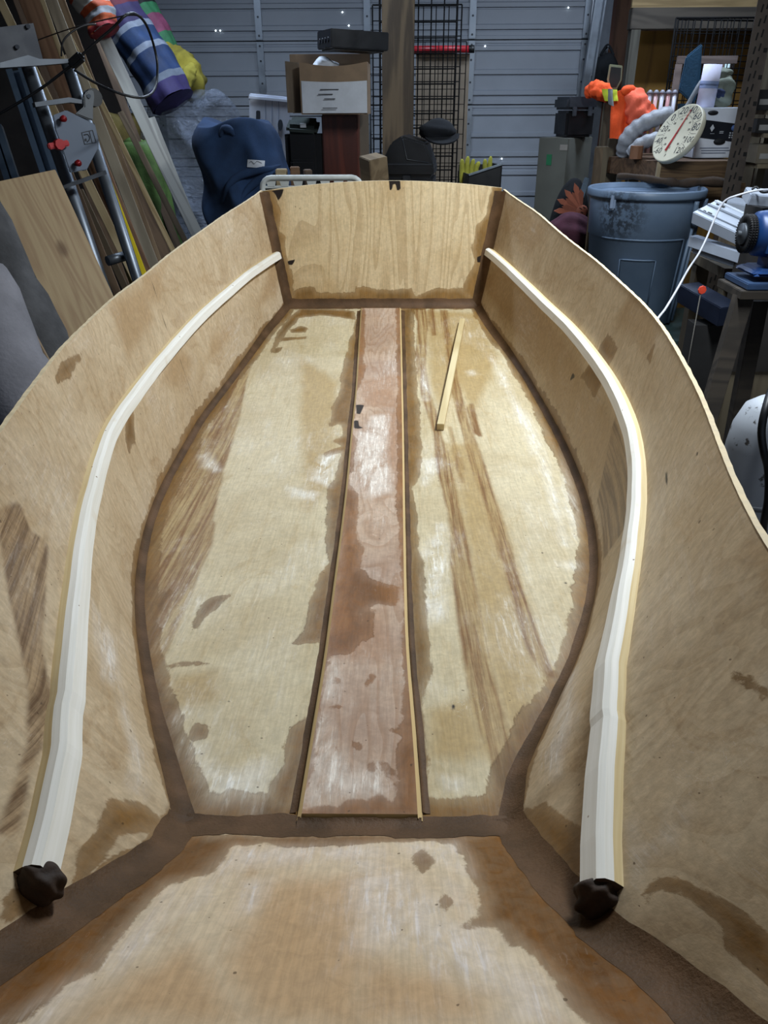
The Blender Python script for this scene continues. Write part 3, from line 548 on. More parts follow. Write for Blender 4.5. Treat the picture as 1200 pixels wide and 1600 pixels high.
    r = b.math('SUBTRACT', rough, b.math('MULTIPLY', f_re, 0.08)); r = b.math('ADD', r, b.math('MULTIPLY', f_wh, 0.2))
    return b.done(col, r)
M_FLOOR = ply('plywood_bottom', 'cfc1a0', 'c1b08c', '7c5826', 'ab8f5c', '94693c', 'f0ece2', haze=0.55, dirt=0.35, marginw=0.028)
M_PLANK = ply('plywood_keel_plank', 'c2a890', 'ab907c', '8a5c30', 'a88264', '9c7358', 'efe6da', rings=0.30, marginw=0.006, ring_axis=(4.5, 0.9), haze=0.5, dirt=0.35, ragged=(1, 0.6))
M_BOW = ply('plywood_bow', 'd9c6a8', 'ccb494', '70471a', 'bf9a70', '96704a', 'e4d8ce', haze=0.55, dirt=0.5, ragged=(1, 0.8))
M_TRAN = ply('plywood_transom', 'dec9a2', 'd2ba90', '94703f', 'c4a87c', '98765a', 'ece4d6', grain=(1, 0.08), gw=0.12, rings=0.30, marginw=0.004, haze=0.15, dirt=0.2, ragged=(1, 0.6), ring_axis=(2.6, 0.35))
M_SIDE = ply('plywood_side', 'c9b597', 'b9a282', '7c5726', 'a98c68', '7f6247', 'ded6cc', grain=(0.35, 0.6), gw=0.2, rings=0.16, marginw=0.016, ring_axis=(1.3, 2.4), haze=0.4, dirt=0.55, ragged=(0.7, 0.6))
def putty_mat():
    b = NB('brown_resin_putty'); v = b.coord('Object'); n = b.noise(v, 14, 5, 0.6); n2 = b.noise(v, 260, 2, 0.6)
    c = b.mix(b.rng(n, 0.3, 0.7), hx('4a3622'), hx('644a33')); b.bump(b.math('ADD', n2, n), 0.45, 0.002)
    b.b.inputs['Specular IOR Level'].default_value = 0.22
    return b.done(c, 0.62)
M_PUTTY = putty_mat()
M_EDGE = mat('e0cba4', 0.7, 0, 0.12, 60)
M_PLYOUT = mat('b39468', 0.6, 0, 0.15, 6)
def cleat_mat(c1, c2):
    b = NB('pine_cleat_' + c1); v = b.attr('pc', 'Vector')
    n = b.noise(b.mapv(v, (1, 0.03, 1)), 140, 4, 0.65, 0.3); n2 = b.noise(v, 11, 3)
    c = b.mix(b.rng(n, 0.3, 0.75), hx(c1), hx(c2)); c = b.mix(b.rng(b.noise(v, 60, 1), 0.76, 0.79), c, hx('7a5c3a'))
    return b.done(b.mix(b.rng(n2, 0.62, 0.75, 0, 0.25), c, hx('c9ab78')), 0.62)
M_CLEAT = cleat_mat('f1eee6', 'e3dfd3'); M_CTAN = cleat_mat('e2cfa2', 'd2b986')

boat = thing('plywood_dinghy', 'unfinished plywood dinghy hull with glued seams, filling the foreground', 'boat', (0, 0, BZ))
def gridmesh(name, P, uv, m, key, vscale=1.0, margin=None, parent=boat, pcs=None, flip=False):
    """P: (nu, nv, 3) points; uv: (nu, nv, 2) stain coordinates"""
    nu, nv = P.shape[:2]; idx = np.arange(nu * nv).reshape(nu, nv)
    Fc = np.stack([idx[:-1, :-1], idx[1:, :-1], idx[1:, 1:], idx[:-1, 1:]], -1).reshape(-1, 4)
    if flip: Fc = Fc[:, ::-1]
    at_ = stains(key, uv.reshape(-1, 2), vscale)
    pc = np.zeros((nu * nv, 3)); pc[:, :2] = uv.reshape(-1, 2) * np.array([1, vscale])
    if pcs is not None: pc = pc[:, pcs]
    at_['pc'] = pc
    at_['margin'] = (np.full(nu * nv, 1.0) if margin is None else margin.ravel())
    return mesh(name, P.reshape(-1, 3), Fc.tolist(), m, parent, True, attrs=at_)
# bottom panel
y = np.linspace(0.565, 2.955, 300); t = np.linspace(0, 1, 130); Y, T = np.meshgrid(y, t, indexing='ij')
XL, XR = ip(Y, LOW[-1]), ip(Y, LOW[1]); X = XL + (XR - XL) * T
mg = np.minimum(np.minimum(X - XL, XR - X) * 0.93 - 0.004, np.minimum((Y - 0.565) * 0.8 - 0.012, (2.955 - Y) - 0.004))
gridmesh('bottom_panel', np.stack([X, Y, zfloor(Y)], -1), np.stack([X, Y], -1), M_FLOOR, 'floor', 1, mg, flip=True)
# bow panel
y = np.linspace(0.0, 0.565, 100); Y, T = np.meshgrid(y, t, indexing='ij')
XL, XR = ip(Y, LOW[-1]), ip(Y, LOW[1]); X = XL + (XR - XL) * T
gridmesh('bow_panel', np.stack([X, Y, zfloor(Y)], -1), np.stack([X, Y], -1), M_BOW, 'bow', 1, None, flip=True)
# transom, crowned top
t = np.linspace(0, 1, 120); v = np.linspace(0, 1, 70); T, Vv = np.meshgrid(t, v, indexing='ij')
def tran_pt(T, Vv, off=0.0):
    xb = -0.361 + 0.728 * T; zb_ = 0.0 * T
    xt = -0.4305 + 0.868 * T; zt = 0.402 + 0.007 * T + 0.029 * (1 - (2 * T - 1) ** 2)
    z = zb_ + (zt - zb_) * Vv
    return np.stack([xb + (xt - xb) * Vv, 2.955 + 0.11 * z + off, z], -1)
P = tran_pt(T, Vv)
tr = gridmesh('transom', P, P[..., [0, 2]], M_TRAN, 'transom', 1, np.minimum((T) * 0.75, (1 - T) * 0.75) - 0.03)
back = tran_pt(T, Vv, 0.012)
bx = B(); bx.grid(lambda u, w: Vector(tran_pt(np.array(u), np.array(w), 0.012)), 24, 1)
bx.grid(lambda u, w: Vector(tran_pt(np.array(u), np.array(1.0), 0.012 * w)), 40, 1, 1)
bx.build('transom_back', [M_PLYOUT, M_EDGE], tr)
# sides with thickness and pale top edge
yy = np.linspace(0.0, 3.0, 340); vv = np.linspace(0, 1, 52)
for s, key in ((-1, 'left'), (1, 'right')):
    Y, Vv = np.meshgrid(yy, vv, indexing='ij')
    Y = np.minimum(Y, 2.955 + 0.045 * Vv)            # ends on the raked transom
    P = side_pt(s, Y, Vv)
    o = gridmesh('side_panel', P, np.stack([Y, Vv], -1), M_SIDE, key, 0.36, Vv * 0.36 - 0.008, flip=(s > 0), pcs=[1, 0, 2])
    b2 = B(); th = 0.0065
    wob = lambda u: 0.0004 * math.sin(u * 331) + 0.0003 * math.sin(u * 157 + 1)
    def outp(u, w, s=s):
        yv = np.array(3.0 * u); p = Vector(side_pt(s, yv, np.array(w))); return p + Vector((s * th, 0, 0))
    b2.grid(outp, 80, 6, 0)
    def topp(u, w, s=s):
        yv = np.array(3.0 * u); p = Vector(side_pt(s, yv, np.array(1.0))); return p + Vector((s * (th + wob(u)) * w - s * 0.0008 * (1 - w), 0, 0.5 * wob(u * 1.7) + 0.0006))
    b2.grid(topp, 240, 1, 1)
    b2.build('outer_skin', [M_PLYOUT, M_EDGE], o)
# central plank on the bottom, with light bevelled edges
pl = np.array(PLANK_L)[::-1]; pr = np.array(PLANK_R)[::-1]
y = np.linspace(0.576, 2.915, 260); t = np.linspace(0, 1, 24); Y, T = np.meshgrid(y, t, indexing='ij')
def sm(y, k):
    g = np.linspace(0.3, 3.2, 581); q = np.interp(g, k[:, 1], k[:, 0]); w = np.exp(-.5 * (np.arange(-40, 41) / 18.0) ** 2); w /= w.sum()
    return np.interp(y, g, np.convolve(np.pad(q, 40, mode='edge'), w, 'valid'))
PXL, PXR = sm(Y, pl), sm(Y, pr); TH = 0.009; BV = 0.006
X = (PXL + BV) + (PXR - PXL - 2 * BV) * T
plank = gridmesh('keel_plank', np.stack([X, Y, zfloor(Y) + TH], -1), np.stack([X, Y], -1), M_PLANK, 'plank', 1, np.minimum(np.minimum(X - PXL, PXR - X) - 0.004, Y - 0.58), flip=True)
bp = B()
for k, s in ((pl, -1), (pr, 1)):
    def ed(u, w, k=k, s=s):
        yv = 0.57 + 2.349 * u; x = float(sm(np.array([yv]), k)[0]); z = float(zfloor(np.array(yv)))
        return [Vector((x - s * BV, yv, z + TH)), Vector((x - s * 0.001, yv, z + TH * 0.45)), Vector((x, yv, z))][w]
    N = 120; R = [[bp.bm.verts.new(ed(i / N, w)) for w in range(3)] for i in range(N + 1)]
    for i in range(N):
        for w in range(2): bp.bm.faces.new((R[i][w], R[i + 1][w], R[i + 1][w + 1], R[i][w + 1]) if s < 0 else (R[i][w], R[i][w + 1], R[i + 1][w + 1], R[i + 1][w])).smooth = False
for yv, dy in ((0.576, -0.006), (2.915, 0.005)):
    z = float(zfloor(np.array(yv))); a = float(sm(np.array([yv]), pl)[0]); c2 = float(sm(np.array([yv]), pr)[0])
    vs = [bp.bm.verts.new(q) for q in ((a + BV, yv, z + TH), (c2 - BV, yv, z + TH), (c2, yv + dy, z), (a, yv + dy, z))]
    bp.bm.faces.new(vs)
bp.build('bevelled_edge', cleat_mat('d8bd88', 'c2a26c'), plank)

# putty fillets: concave strips along the seams
def fillet(name, A, Bp, Cc, parent=boat, n=6, jit=0.0025):
    """A, B: edge lines on the two panels, C: the seam line"""
    N = len(A); V = []; Fc = []
    ja = np.cumsum(rng.normal(0, 1, N)); ja = (ja - np.convolve(np.pad(ja, 9, mode='edge'), np.ones(19) / 19, 'valid')); ja = ja / (np.abs(ja).max() + 1e-9) * jit / 0.03
    jb = np.roll(ja[::-1], N // 3)
    for i in range(N):
        a, b_, c_ = Vector(A[i]), Vector(Bp[i]), Vector(Cc[i])
        a = a + (a - c_) * float(ja[i]); b_ = b_ + (b_ - c_) * float(jb[i])
        ctl = c_ * 0.86 + (a + b_) * 0.07
        for j in range(n + 1):
            t_ = j / n; V.append(a * (1 - t_) ** 2 + ctl * 2 * t_ * (1 - t_) + b_ * t_ ** 2)
    for i in range(N - 1):
        for j in range(n):
            k = i * (n + 1) + j; Fc.append((k, k + 1, k + n + 2, k + n + 1))
    return mesh(name, V, Fc, M_PUTTY, parent, True)
LIFT = 0.0003
for s in (-1, 1):
    y = np.linspace(0.55, 2.95, 220); xl, zl = low(s, y); rr = np.interp(y, [0.55, 0.8, 1.4, 2.4, 2.95], [0.016, 0.0125, 0.0115, 0.0125, 0.020])
    A = np.stack([xl - s * rr, y, zl + LIFT], -1)
    hv = rr / np.maximum(ip(y, RIM_Z) - zl, 0.1); Bq = side_pt(s, y, hv); Bq[:, 0] -= s * LIFT
    fillet('seam_fillet', A, Bq, np.stack([xl, y, zl], -1))
    y = np.linspace(0.0, 0.575, 70); xl, zl = low(s, y); rr = np.interp(y, [0.0, 0.4, 0.575], [0.027, 0.025, 0.021])
    A = np.stack([xl - s * rr, y, zfloor(np.minimum(y, 0.5649)) + LIFT], -1)
    B_y = np.minimum(y + rr * 0.5, 0.6); xl2, zl2 = low(s, B_y)
    hv = np.minimum(rr * 0.75 / np.maximum(ip(y, RIM_Z) - zl, 0.02), 0.95); Bq = side_pt(s, y, hv); Bq[:, 0] -= s * LIFT
    fillet('bow_fillet', A, Bq, np.stack([xl, y, zfloor(np.minimum(y, 0.5649))], -1), jit=0.004)
    # transom corner
    z = np.linspace(0.0, 0.40, 60); ty = 2.955 + 0.11 * z
    T0 = 0 if s < 0 else 1
    xs = (-0.361 - 0.0695 * z / 0.402) if s < 0 else (0.367 + 0.0705 * z / 0.409)
    rr = 0.025
    A = np.stack([xs - s * rr, ty - LIFT, z], -1)
    y2 = ty - 0.027; vz = (z - zfloor(y2)) / (ip(y2, RIM_Z) - zfloor(y2)); Bq = side_pt(s, y2, np.clip(vz, 0, 1)); Bq[:, 0] -= s * LIFT
    fillet('transom_fillet', A, Bq, np.stack([xs, ty, z], -1))
x = np.linspace(-0.36, 0.366, 90)
fillet('transom_fillet', np.stack([x, 0 * x + 2.932, 0 * x + float(zfloor(np.array(2.932))) + LIFT], -1), np.stack([x, 0 * x + 2.958 - LIFT, 0 * x + 0.026], -1), np.stack([x, 0 * x + 2.955, 0 * x], -1))
x = np.linspace(-0.183, 0.175, 60)
fillet('bow_fillet', np.stack([x, 0 * x + 0.540, 0 * x + 0.0152 + LIFT], -1), np.stack([x, 0 * x + 0.581, 0 * x - 0.0015], -1), np.stack([x, 0 * x + 0.565, 0 * x + 0.0012], -1), jit=0.006)
x = np.linspace(float(sm(np.array([0.58]), pl)[0]) + 0.002, float(sm(np.array([0.58]), pr)[0]) - 0.002, 40)
fillet('plank_fillet', np.stack([x, 0 * x + 0.552, 0 * x + 0.0088], -1), np.stack([x, 0 * x + 0.5712, 0 * x + 0.0062], -1), np.stack([x, 0 * x + 0.567, 0 * x + 0.003], -1), jit=0.006)
for k, s in ((pl, -1), (pr, 1)):
    y = np.linspace(0.585, 2.91, 200); xk = sm(y, k); w = np.interp(y, [0.58, 1.0, 1.8, 2.9], [0.0085, 0.0085, 0.0095, 0.012])
    fillet('plank_fillet', np.stack([xk + s * w, y, zfloor(y) + 0.0008], -1), np.stack([xk - s * 0.0005, y, zfloor(y) + 0.0055], -1), np.stack([xk, y, zfloor(y)], -1), jit=0.004)

# seat cleats glued along the sides
for s, CP in ((-1, CLEAT_L), (1, CLEAT_R)):
    CP = np.array(CP); yv = np.linspace(CP[0, 0] + 0.005, 2.972, 260)
    g = np.linspace(0.0, 3.2, 641); q = np.interp(g, CP[:, 0], CP[:, 1]); w = np.exp(-.5 * (np.arange(-40, 41) / 14.0) ** 2); w /= w.sum()
    zc = np.interp(yv, g, np.convolve(np.pad(q, 40, mode='edge'), w, 'valid'))
    zl = zfloor(yv); vv_ = (zc - zl) / (ip(yv, RIM_Z) - zl)
    A = side_pt(s, yv, vv_); tl = np.gradient(A, axis=0); tl /= np.linalg.norm(tl, axis=1)[:, None]
    dn = side_pt(s, yv, vv_ - 0.03) - A; dn /= np.linalg.norm(dn, axis=1)[:, None]
    inn = np.cross(tl, dn) * (1 if s < 0 else -1); inn /= np.linalg.norm(inn, axis=1)[:, None]
    inn *= np.sign(-s * inn[:, :1])
    wv = (0.0004 * np.sin(yv * 13 + s) + 0.0003 * np.sin(yv * 41))[:, None]
    sec = [(0.0, 0.0), (0.0095, 0.0005), (0.0170, 0.003), (0.0215, 0.008), (0.0215, 0.027), (0.0, 0.028)]
    V = []; 
    for a, d in sec: V.append(A + inn * (a + (wv if a > 0.004 else 0)) + dn * (d + (0 if d > 0.02 else 0)))
    V = np.stack(V, 1); N, K = V.shape[:2]; idx = np.arange(N * K).reshape(N, K); Fc = []; mi = []
    for i in range(N - 1):
        for j in range(K - 1):
            f = (idx[i, j], idx[i + 1, j], idx[i + 1, j + 1], idx[i, j + 1]); Fc.append(f if s > 0 else f[::-1]); mi.append(1 if j == 0 else 0)
    Fc.append(tuple(idx[0])); mi.append(2); Fc.append(tuple(idx[-1][::-1])); mi.append(0)
    pc = np.zeros((N * K, 3)); pc[:, 0] = np.tile([q[0] + q[1] for q in sec], N) + s; pc[:, 1] = np.repeat(yv, K)
    mesh('seat_cleat', V.reshape(-1, 3), Fc, [M_CLEAT, M_CTAN, mat('3d2b20', 0.6)], boat, False, mi, {'pc': pc})
    # smear of dark putty bedding the forward end
    bm = bmesh.new(); bmesh.ops.create_icosphere(bm, subdivisions=5, radius=1); tv, dv_, iv = Vector(tl[0]), Vector(dn[0]), Vector(inn[0])
    for v_ in bm.verts:
        n_ = v_.co.normalized(); k_ = 1 + 0.12 * math.sin(5 * n_.x + 2 * s) * math.cos(4 * n_.y + 1) + 0.08 * math.sin(7 * n_.z + 4 * n_.x)
        v_.co = (tv * n_.x * 0.012 + dv_ * n_.y * 0.018 + iv * n_.z * 0.018) * k_
    for f in bm.faces: f.smooth = True
    B()._merge(bm, Matrix.Translation(Vector(A[0]) + dv_ * 0.022 - tv * 0.002 + iv * 0.008), 0, True).build('putty_smear', mat('33241a', 0.8, 0, 0.35, 60, 0.5), boat)

# loose stick lying on the bottom
def zf1(yv): return float(zfloor(np.array(yv)))
p0 = Vector((0.172, 1.93, BZ + zf1(1.93) + 0.010)); p1 = Vector((0.296, 2.79, BZ + zf1(2.79) + 0.010))
mid = (p0 + p1) / 2; d = p1 - p0
stick = B()
stick.box((0, 0, 0), (d.length, 0.019, 0.019), None, 0.0012)
so = stick.build('loose_stick', wood('e8d6a8', 'd4bd8a', 'X', 0.6, 8))
so.matrix_world = frame(d, None, (0, 0, 1), mid)
tag(so, 'short square pine stick lying loose on the boat bottom right of the centre plank', 'stick')
# ---------------------------------------------------------------- the garage shell
def struct(name, V, F_, m):
    return tag(mesh(name, V, F_, m), kind='structure')
def sbox(name, lo, hi, m, parent=None):
    c = [(a + b) / 2 for a, b in zip(lo, hi)]; s = [b - a for a, b in zip(lo, hi)]
    o = B().box(c, s).build(name, m, parent)
    return o if parent else tag(o, kind='structure')
M_CONC = mat('6a6660', 0.85, 0, 0.25, 3, 0.2)
struct('floor', [(-3.4, -3, 0), (4.2, -3, 0), (4.2, 7.3, 0), (-3.4, 7.3, 0)], [(0, 1, 2, 3)], M_CONC)
M_WPLY = wood('6b4a35', '4e3323', 'Z', 0.75, 9)
M_STUD = wood('5f3a2a', '47291d', 'Z', 0.75, 6)
M_DARK = mat('3a3430', 0.85, 0, 0.25, 5)
wb = sbox('wall_back', (1.72, 7.10, 0), (4.2, 7.16, 3.0), M_WPLY)
sbox('wall_panel', (-3.4, 7.10, 0), (-2.15, 7.16, 3.0), M_DARK, wb)
sbox('wall_panel', (-2.15, 7.10, 2.62), (1.72, 7.16, 3.0), M_DARK, wb)
for x0, w in ((1.70, 0.05), (2.02, 0.09), (2.75, 0.045), (3.3, 0.045)):
    sbox('wall_stud', (x0, 7.01, 0), (x0 + w, 7.10, 3.0), M_STUD, wb)
sbox('wall_left', (-3.46, -3, 0), (-3.4, 7.16, 3.0), M_DARK)
sbox('wall_right', (4.2, -3, 0), (4.26, 7.16, 3.0), M_DARK)
sbox('ceiling', (-3.46, -3, 3.0), (4.26, 7.16, 3.06), mat('8a8580', 0.9, 0, 0.15, 4))

# sectional steel garage door
M_DOOR = mat('9ea4ad', 0.42, 0.0, 0.07, 2.5); M_GALV = mat('8d949c', 0.38, 0.75, 0.12, 8)
M_BLACK = mat('0d0e10', 0.5, 0, 0.2, 10); M_SCREW = mat('3c3f44', 0.4, 0.6)
DX0, DX1 = -2.10, 1.56; DY = 7.0
door = thing('door_1', None, None, (0, DY, 0)); door['kind'] = 'structure'
joints = [0.0, 0.25, 0.696, 1.142, 1.588, 2.034, 2.48, 2.62]
sbox('door_backing', (DX0, 0.016, 0), (DX1, 0.03, 2.62), M_DARK, door)
stx = [at(px, 60, DY).x for px in (240, 406, 574, 737)] + [DX1 - 0.03]
for k in range(len(joints) - 1):
    z0, z1 = joints[k] + 0.004, joints[k + 1] - 0.004; h = z1 - z0
    prof = [(z1, 0.012), (z1, -0.006), (z1 - 0.018, -0.006), (z1 - 0.022, 0.0)]
    for rc in (0.054, 0.216, 0.36):
        if rc + 0.03 > h: break
        zc = z1 - rc
        prof += [(zc + 0.024, 0.0), (zc + 0.016, -0.013), (zc - 0.012, -0.013), (zc - 0.016, 0.006), (zc - 0.024, 0.006), (zc - 0.028, 0.0)]
    if h > 0.3: prof += [(z0 + 0.026, 0.0), (z0 + 0.022, -0.006)]
    prof += [(z0, -0.006), (z0, 0.012)]
    V = [(x, yv, z) for x in (DX0, DX1) for z, yv in prof]; n = len(prof)
    s_ = mesh('door_section', V, [(i, i + 1, n + i + 1, n + i) for i in range(n - 1)], M_DOOR, door)
    if h > 0.2:
        for x in stx:
            st = B(); st.box((x, -0.018, (z0 + z1) / 2), (0.052, 0.022, h - 0.004), None, 0.004)
            for zz in (z0 + 0.03, z0 + h * 0.35, z0 + h * 0.7, z1 - 0.03): st.cyl((x, -0.028, zz), (x, -0.032, zz), 0.008, k=1, n=8)
            st.build('stile', [M_GALV, M_SCREW], s_)
# door track and jamb on the right
tr_ = B()
a, b_ = at(938, 0, 6.86), at(912, 170, 6.86); dv = (b_ - a).normalized(); e0 = a - dv * 0.25; e1 = b_ + dv * ((b_.z) / -dv.z - 0.005)
M_ = frame((e1 - e0), None, (0, -1, 0), (e0 + e1) / 2); L_ = (e1 - e0).length
for oy, w in ((-0.035, 0.012), (0.035, 0.012)): tr_._merge(B().box((0, oy, 0), (L_, w, 0.05)).bm, M_, 0)
tr_._merge(B().box((0, 0, -0.03), (L_, 0.075, 0.006)).bm, M_, 0)
tr_.build('door_track', M_GALV, None); tag(bpy.data.objects['door_track'], kind='structure')
sbox('trim_1', (1.60, 7.0, 0), (1.72, 7.10, 3.0), mat('6a7078', 0.5, 0.3))
ph = bpy.data.materials.new('daylight_pinhole'); ph.use_nodes = True; ph.node_tree.nodes['Principled BSDF'].inputs['Emission Color'].default_value = (0.85, 0.95, 1, 1)
ph.node_tree.nodes['Principled BSDF'].inputs['Emission Strength'].default_value = 2.5
for px, py in ((337, 48), (344, 48), (535, 19), (545, 40), (758, 72), (784, 248), (888, 12)):
    p = at(px, py, DY - 0.02); B().lathe([(0.0001, 0), (0.006, 0)], 8, Matrix.Translation((p.x, p.y - DY, p.z)) @ Matrix.Rotation(math.pi / 2, 4, 'X')).build('pinhole', ph, door)

# ---------------------------------------------------------------- sawhorses under the boat
M_LUM = wood('b79a6c', '967a50', 'X', 0.7, 8)
for yv, lab in ((0.75, 'wooden sawhorse carrying the bow end of the dinghy'), (2.45, 'wooden sawhorse carrying the stern end of the dinghy')):
    zt = BZ + float(zfloor(np.array(yv))) - 0.004
    sh = thing('sawhorse', lab, 'sawhorse', (0, yv, 0), group=None)
    B().box((0, 0, zt - 0.047), (0.8, 0.038, 0.088), None, 0.003).build('beam', M_LUM, sh)
    for sx in (-1, 1):
        for sy in (-1, 1):
            a, b_ = Vector((sx * 0.33, sy * 0.02, zt - 0.05)), Vector((sx * 0.38, sy * 0.25, 0.012))
            B()._merge(B().box((0, 0, 0), ((b_ - a).length, 0.038, 0.07)).bm, frame(b_ - a, None, (sx * 1.0, 0, 0), (a + b_) / 2), 0).build('leg', M_LUM, sh)

# ---------------------------------------------------------------- shared builders for the clutter
def beam(name, label, cat, p0, p1, w, th, m, face=(0, -1, 0), toground=True, group=None, up=0.6, bev=0.002):
    """a straight length of timber or pipe stock between two points, run on down to the floor"""
    p0, p1 = Vector(p0), Vector(p1); d = (p1 - p0).normalized()
    if toground: p1 = p0 + d * ((p0.z - 0.002) / -d.z)
    p0 = p0 - d * up
    o = B().box((0, 0, 0), ((p1 - p0).length, w, th), None, bev).build(name, m)
    o.matrix_world = frame(p1 - p0, None, face, (p0 + p1) / 2)
    return tag(o, label, cat, group) if label else o
def pipe(bb, pts, r, k=0): return bb.cyl(pts[0], pts[1], r, k=k)
def dep(p): return (Vector(p) - CAM).dot(FWD)
def wd(n, p):
    """metres across n photo pixels at the distance of point p"""
    return n / F_PX * dep(p)
def drape(name, c, sx, sy, h, m, seed=0, folds=7, amp=0.06, top=0.55, lean=(0, 0), nu=72, nv=36, power=2.6, flare=0.12):
    """cloth thrown over something: a rounded heap with folds running down"""
    r_ = random.Random(seed); ph_ = [r_.uniform(0, 6.28) for _ in range(6)]
    def fn(u, w):
        a = 2 * math.pi * u; t = w                        # t 0 = crown, 1 = hem
        ca, sa = math.cos(a), math.sin(a)
        rad = (abs(ca) ** power + abs(sa) ** power) ** (-1 / power)
        pr = math.sin(min(1, t / top) * math.pi / 2) ** 0.7 if t < top else 1 + flare * (t - top)
        f = 1 + amp * min(1, t * 1.6) * (math.sin(folds * a + ph_[0] + 2 * t) + 0.5 * math.sin((folds * 2 + 1) * a + ph_[1] - 3 * t) + 0.35 * math.sin(3 * a + ph_[2]))
        z = h * (1 - max(0, (t - top * 0.55) / (1 - top * 0.55)) ** 1.1) + 0.05 * h * math.sin(2 * a + ph_[3]) * math.sin(t * 3.1) * (1 - t)
        z += 0.03 * h * math.sin(9 * t + 3 * a + ph_[4]) * (1 - t) * t * 4
        return Vector((sx * rad * ca * pr * f + lean[0] * (1 - t), sy * rad * sa * pr * f + lean[1] * (1 - t), max(z, 0.002)))
    b = B(); b.grid(fn, nu, nv)
    o = b.build(name, m, weld=0.0006); o.location = c
    return o
def blob(bb, c, r, seed=0, amp=0.15, sub=3, M=None, k=0, freq=1.0):
    r_ = random.Random(seed); q = [r_.uniform(0, 6.28) for _ in range(6)]
    bm = bmesh.new(); bmesh.ops.create_icosphere(bm, subdivisions=sub, radius=1)
    for v in bm.verts:
        n_ = v.co.normalized(); kk = 1 + amp * (math.sin(4 * freq * n_.x + q[0]) * math.cos(3 * freq * n_.y + q[1]) + 0.6 * math.sin(7 * freq * n_.z + q[2] + 2 * n_.x) + 0.4 * math.sin(11 * freq * n_.y + q[3] + 3 * n_.z))
        v.co = Vector((n_.x * r[0], n_.y * r[1], n_.z * r[2])) * kk
    for f in bm.faces: f.smooth = True
    return bb._merge(bm, (M or Matrix()) @ Matrix.Translation(c) if M else Matrix.Translation(c), k, True)
def ftube(bb, pts, radii, folds=5, amp=0.08, seed=0, nu=40, nv=28, flat=(1, 1), n=8, k=0):
    """gathered fabric tube: radius wrinkled round and along the path"""
    c_ = crom(pts, n) if len(pts) > 2 else [Vector(pts[0]).lerp(Vector(pts[1]), i / nu) for i in range(nu + 1)]
    N = len(c_) - 1; up = None; fr = []
    for i, p in enumerate(c_):
        t = (c_[min(i + 1, N)] - c_[max(i - 1, 0)]).normalized()
        up = t.orthogonal() if up is None else up - t * up.dot(t); up.normalize(); fr.append((p, up.copy(), t.cross(up)))
    rk = np.linspace(0, 1, len(radii))
    def fn(u, v):
        i = round(u * N); p, a, w = fr[i]; q = 2 * math.pi * v; r = float(np.interp(u, rk, radii))
        f = 1 + amp * (math.sin(folds * q + seed + 5 * u) * 0.6 + math.sin((folds * 2 + 1) * q - seed + 11 * u) * 0.3 + 0.5 * math.sin(3 * q + 23 * u + seed) + 0.4 * math.sin(2 * q - 41 * u + 2 * seed))
        return p + (a * math.cos(q) * flat[0] + w * math.sin(q) * flat[1]) * r * f
    return bb.grid(fn, N, nv, k)
def cloth_mat(c, scale=220, var=0.25, rough=0.95, weave=0.25):
    key = ('cloth', c, scale, var, rough)
    if key in _MC: return _MC[key]
    b = NB('cloth_' + c); v = b.coord('Object'); n = b.noise(v, 8, 5, 0.6); n2 = b.noise(v, scale, 2, 0.5)
    cc = hx(c); col = b.mix(b.rng(n, 0.3, 0.7), tuple(x * (1 - var) for x in cc), tuple(min(1, x * (1 + var)) for x in cc))
    b.bump(b.math('ADD', n2, b.math('MULTIPLY', n, 2.0)), weave, 0.004)
    _MC[key] = b.done(col, rough); return _MC[key]
def carton(name, label, loc, size, rotz, m, group=None, flaps=(0.4, 0.4, 0.4, 0.4), angs=(110, 70, 100, 95), cat='box', th=0.006):
    """open carton: bottom, four walls, four flaps (left, right, front, back)"""
    sx, sy, sz = size
    t = thing(name, label, cat, loc, (0, 0, rotz), group)
    w = B(); w.box((0, 0, th / 2), (sx, sy, th))
    for s in (-1, 1): w.box((s * (sx - th) / 2, 0, sz / 2), (th, sy, sz)); w.box((0, s * (sy - th) / 2, sz / 2), (sx, th, sz))
    w.build('carton_body', m, t)
    for i, (dx, dy) in enumerate(((-1, 0), (1, 0), (0, -1), (0, 1))):
        L = flaps[i]
        if L <= 0: continue
        a = math.radians(angs[i]); f = B()
        if dx: f.box((dx * (sx / 2 + L / 2 * math.cos(math.pi - a) * 1), 0, sz + L / 2 * math.sin(a)), (L, sy * 0.98, th), (0, dx * -(math.pi - a) if dx > 0 else (math.pi - a), 0))
        else: f.box((0, dy * (sy / 2 + L / 2 * math.cos(math.pi - a)), sz + L / 2 * math.sin(a)), (sx * 0.98, L, th), ((math.pi - a) * dy, 0, 0))
        f.build('flap', m, t)
    return t
M_CARD = mat('8b7660', 0.85, 0, 0.12, 14); M_CARD2 = mat('6f6355', 0.85, 0, 0.12, 14); M_PAPER = mat('c9cfd8', 0.7, 0, 0.06, 20)
M_INK = mat('2a2c30', 0.7)
# ---------------------------------------------------------------- behind the stern: work table and what stands on it
TZ = 1.00
M_TBL = wood('8a6f4c', '6e5639', 'X', 0.7, 8)
tb = thing('work_table', 'rough wooden work table behind the stern, hidden by the transom', 'table', (-0.05, 4.25, 0))
B().box((0, 0, TZ - 0.02), (1.60, 1.3, 0.04), None, 0.004).build('table_top', M_TBL, tb)
for sx in (-1, 1):
    for sy in (-1, 1): B().box((sx * 0.72, sy * 0.6, (TZ - 0.04) / 2), (0.07, 0.07, TZ - 0.04)).build('leg', M_TBL, tb)

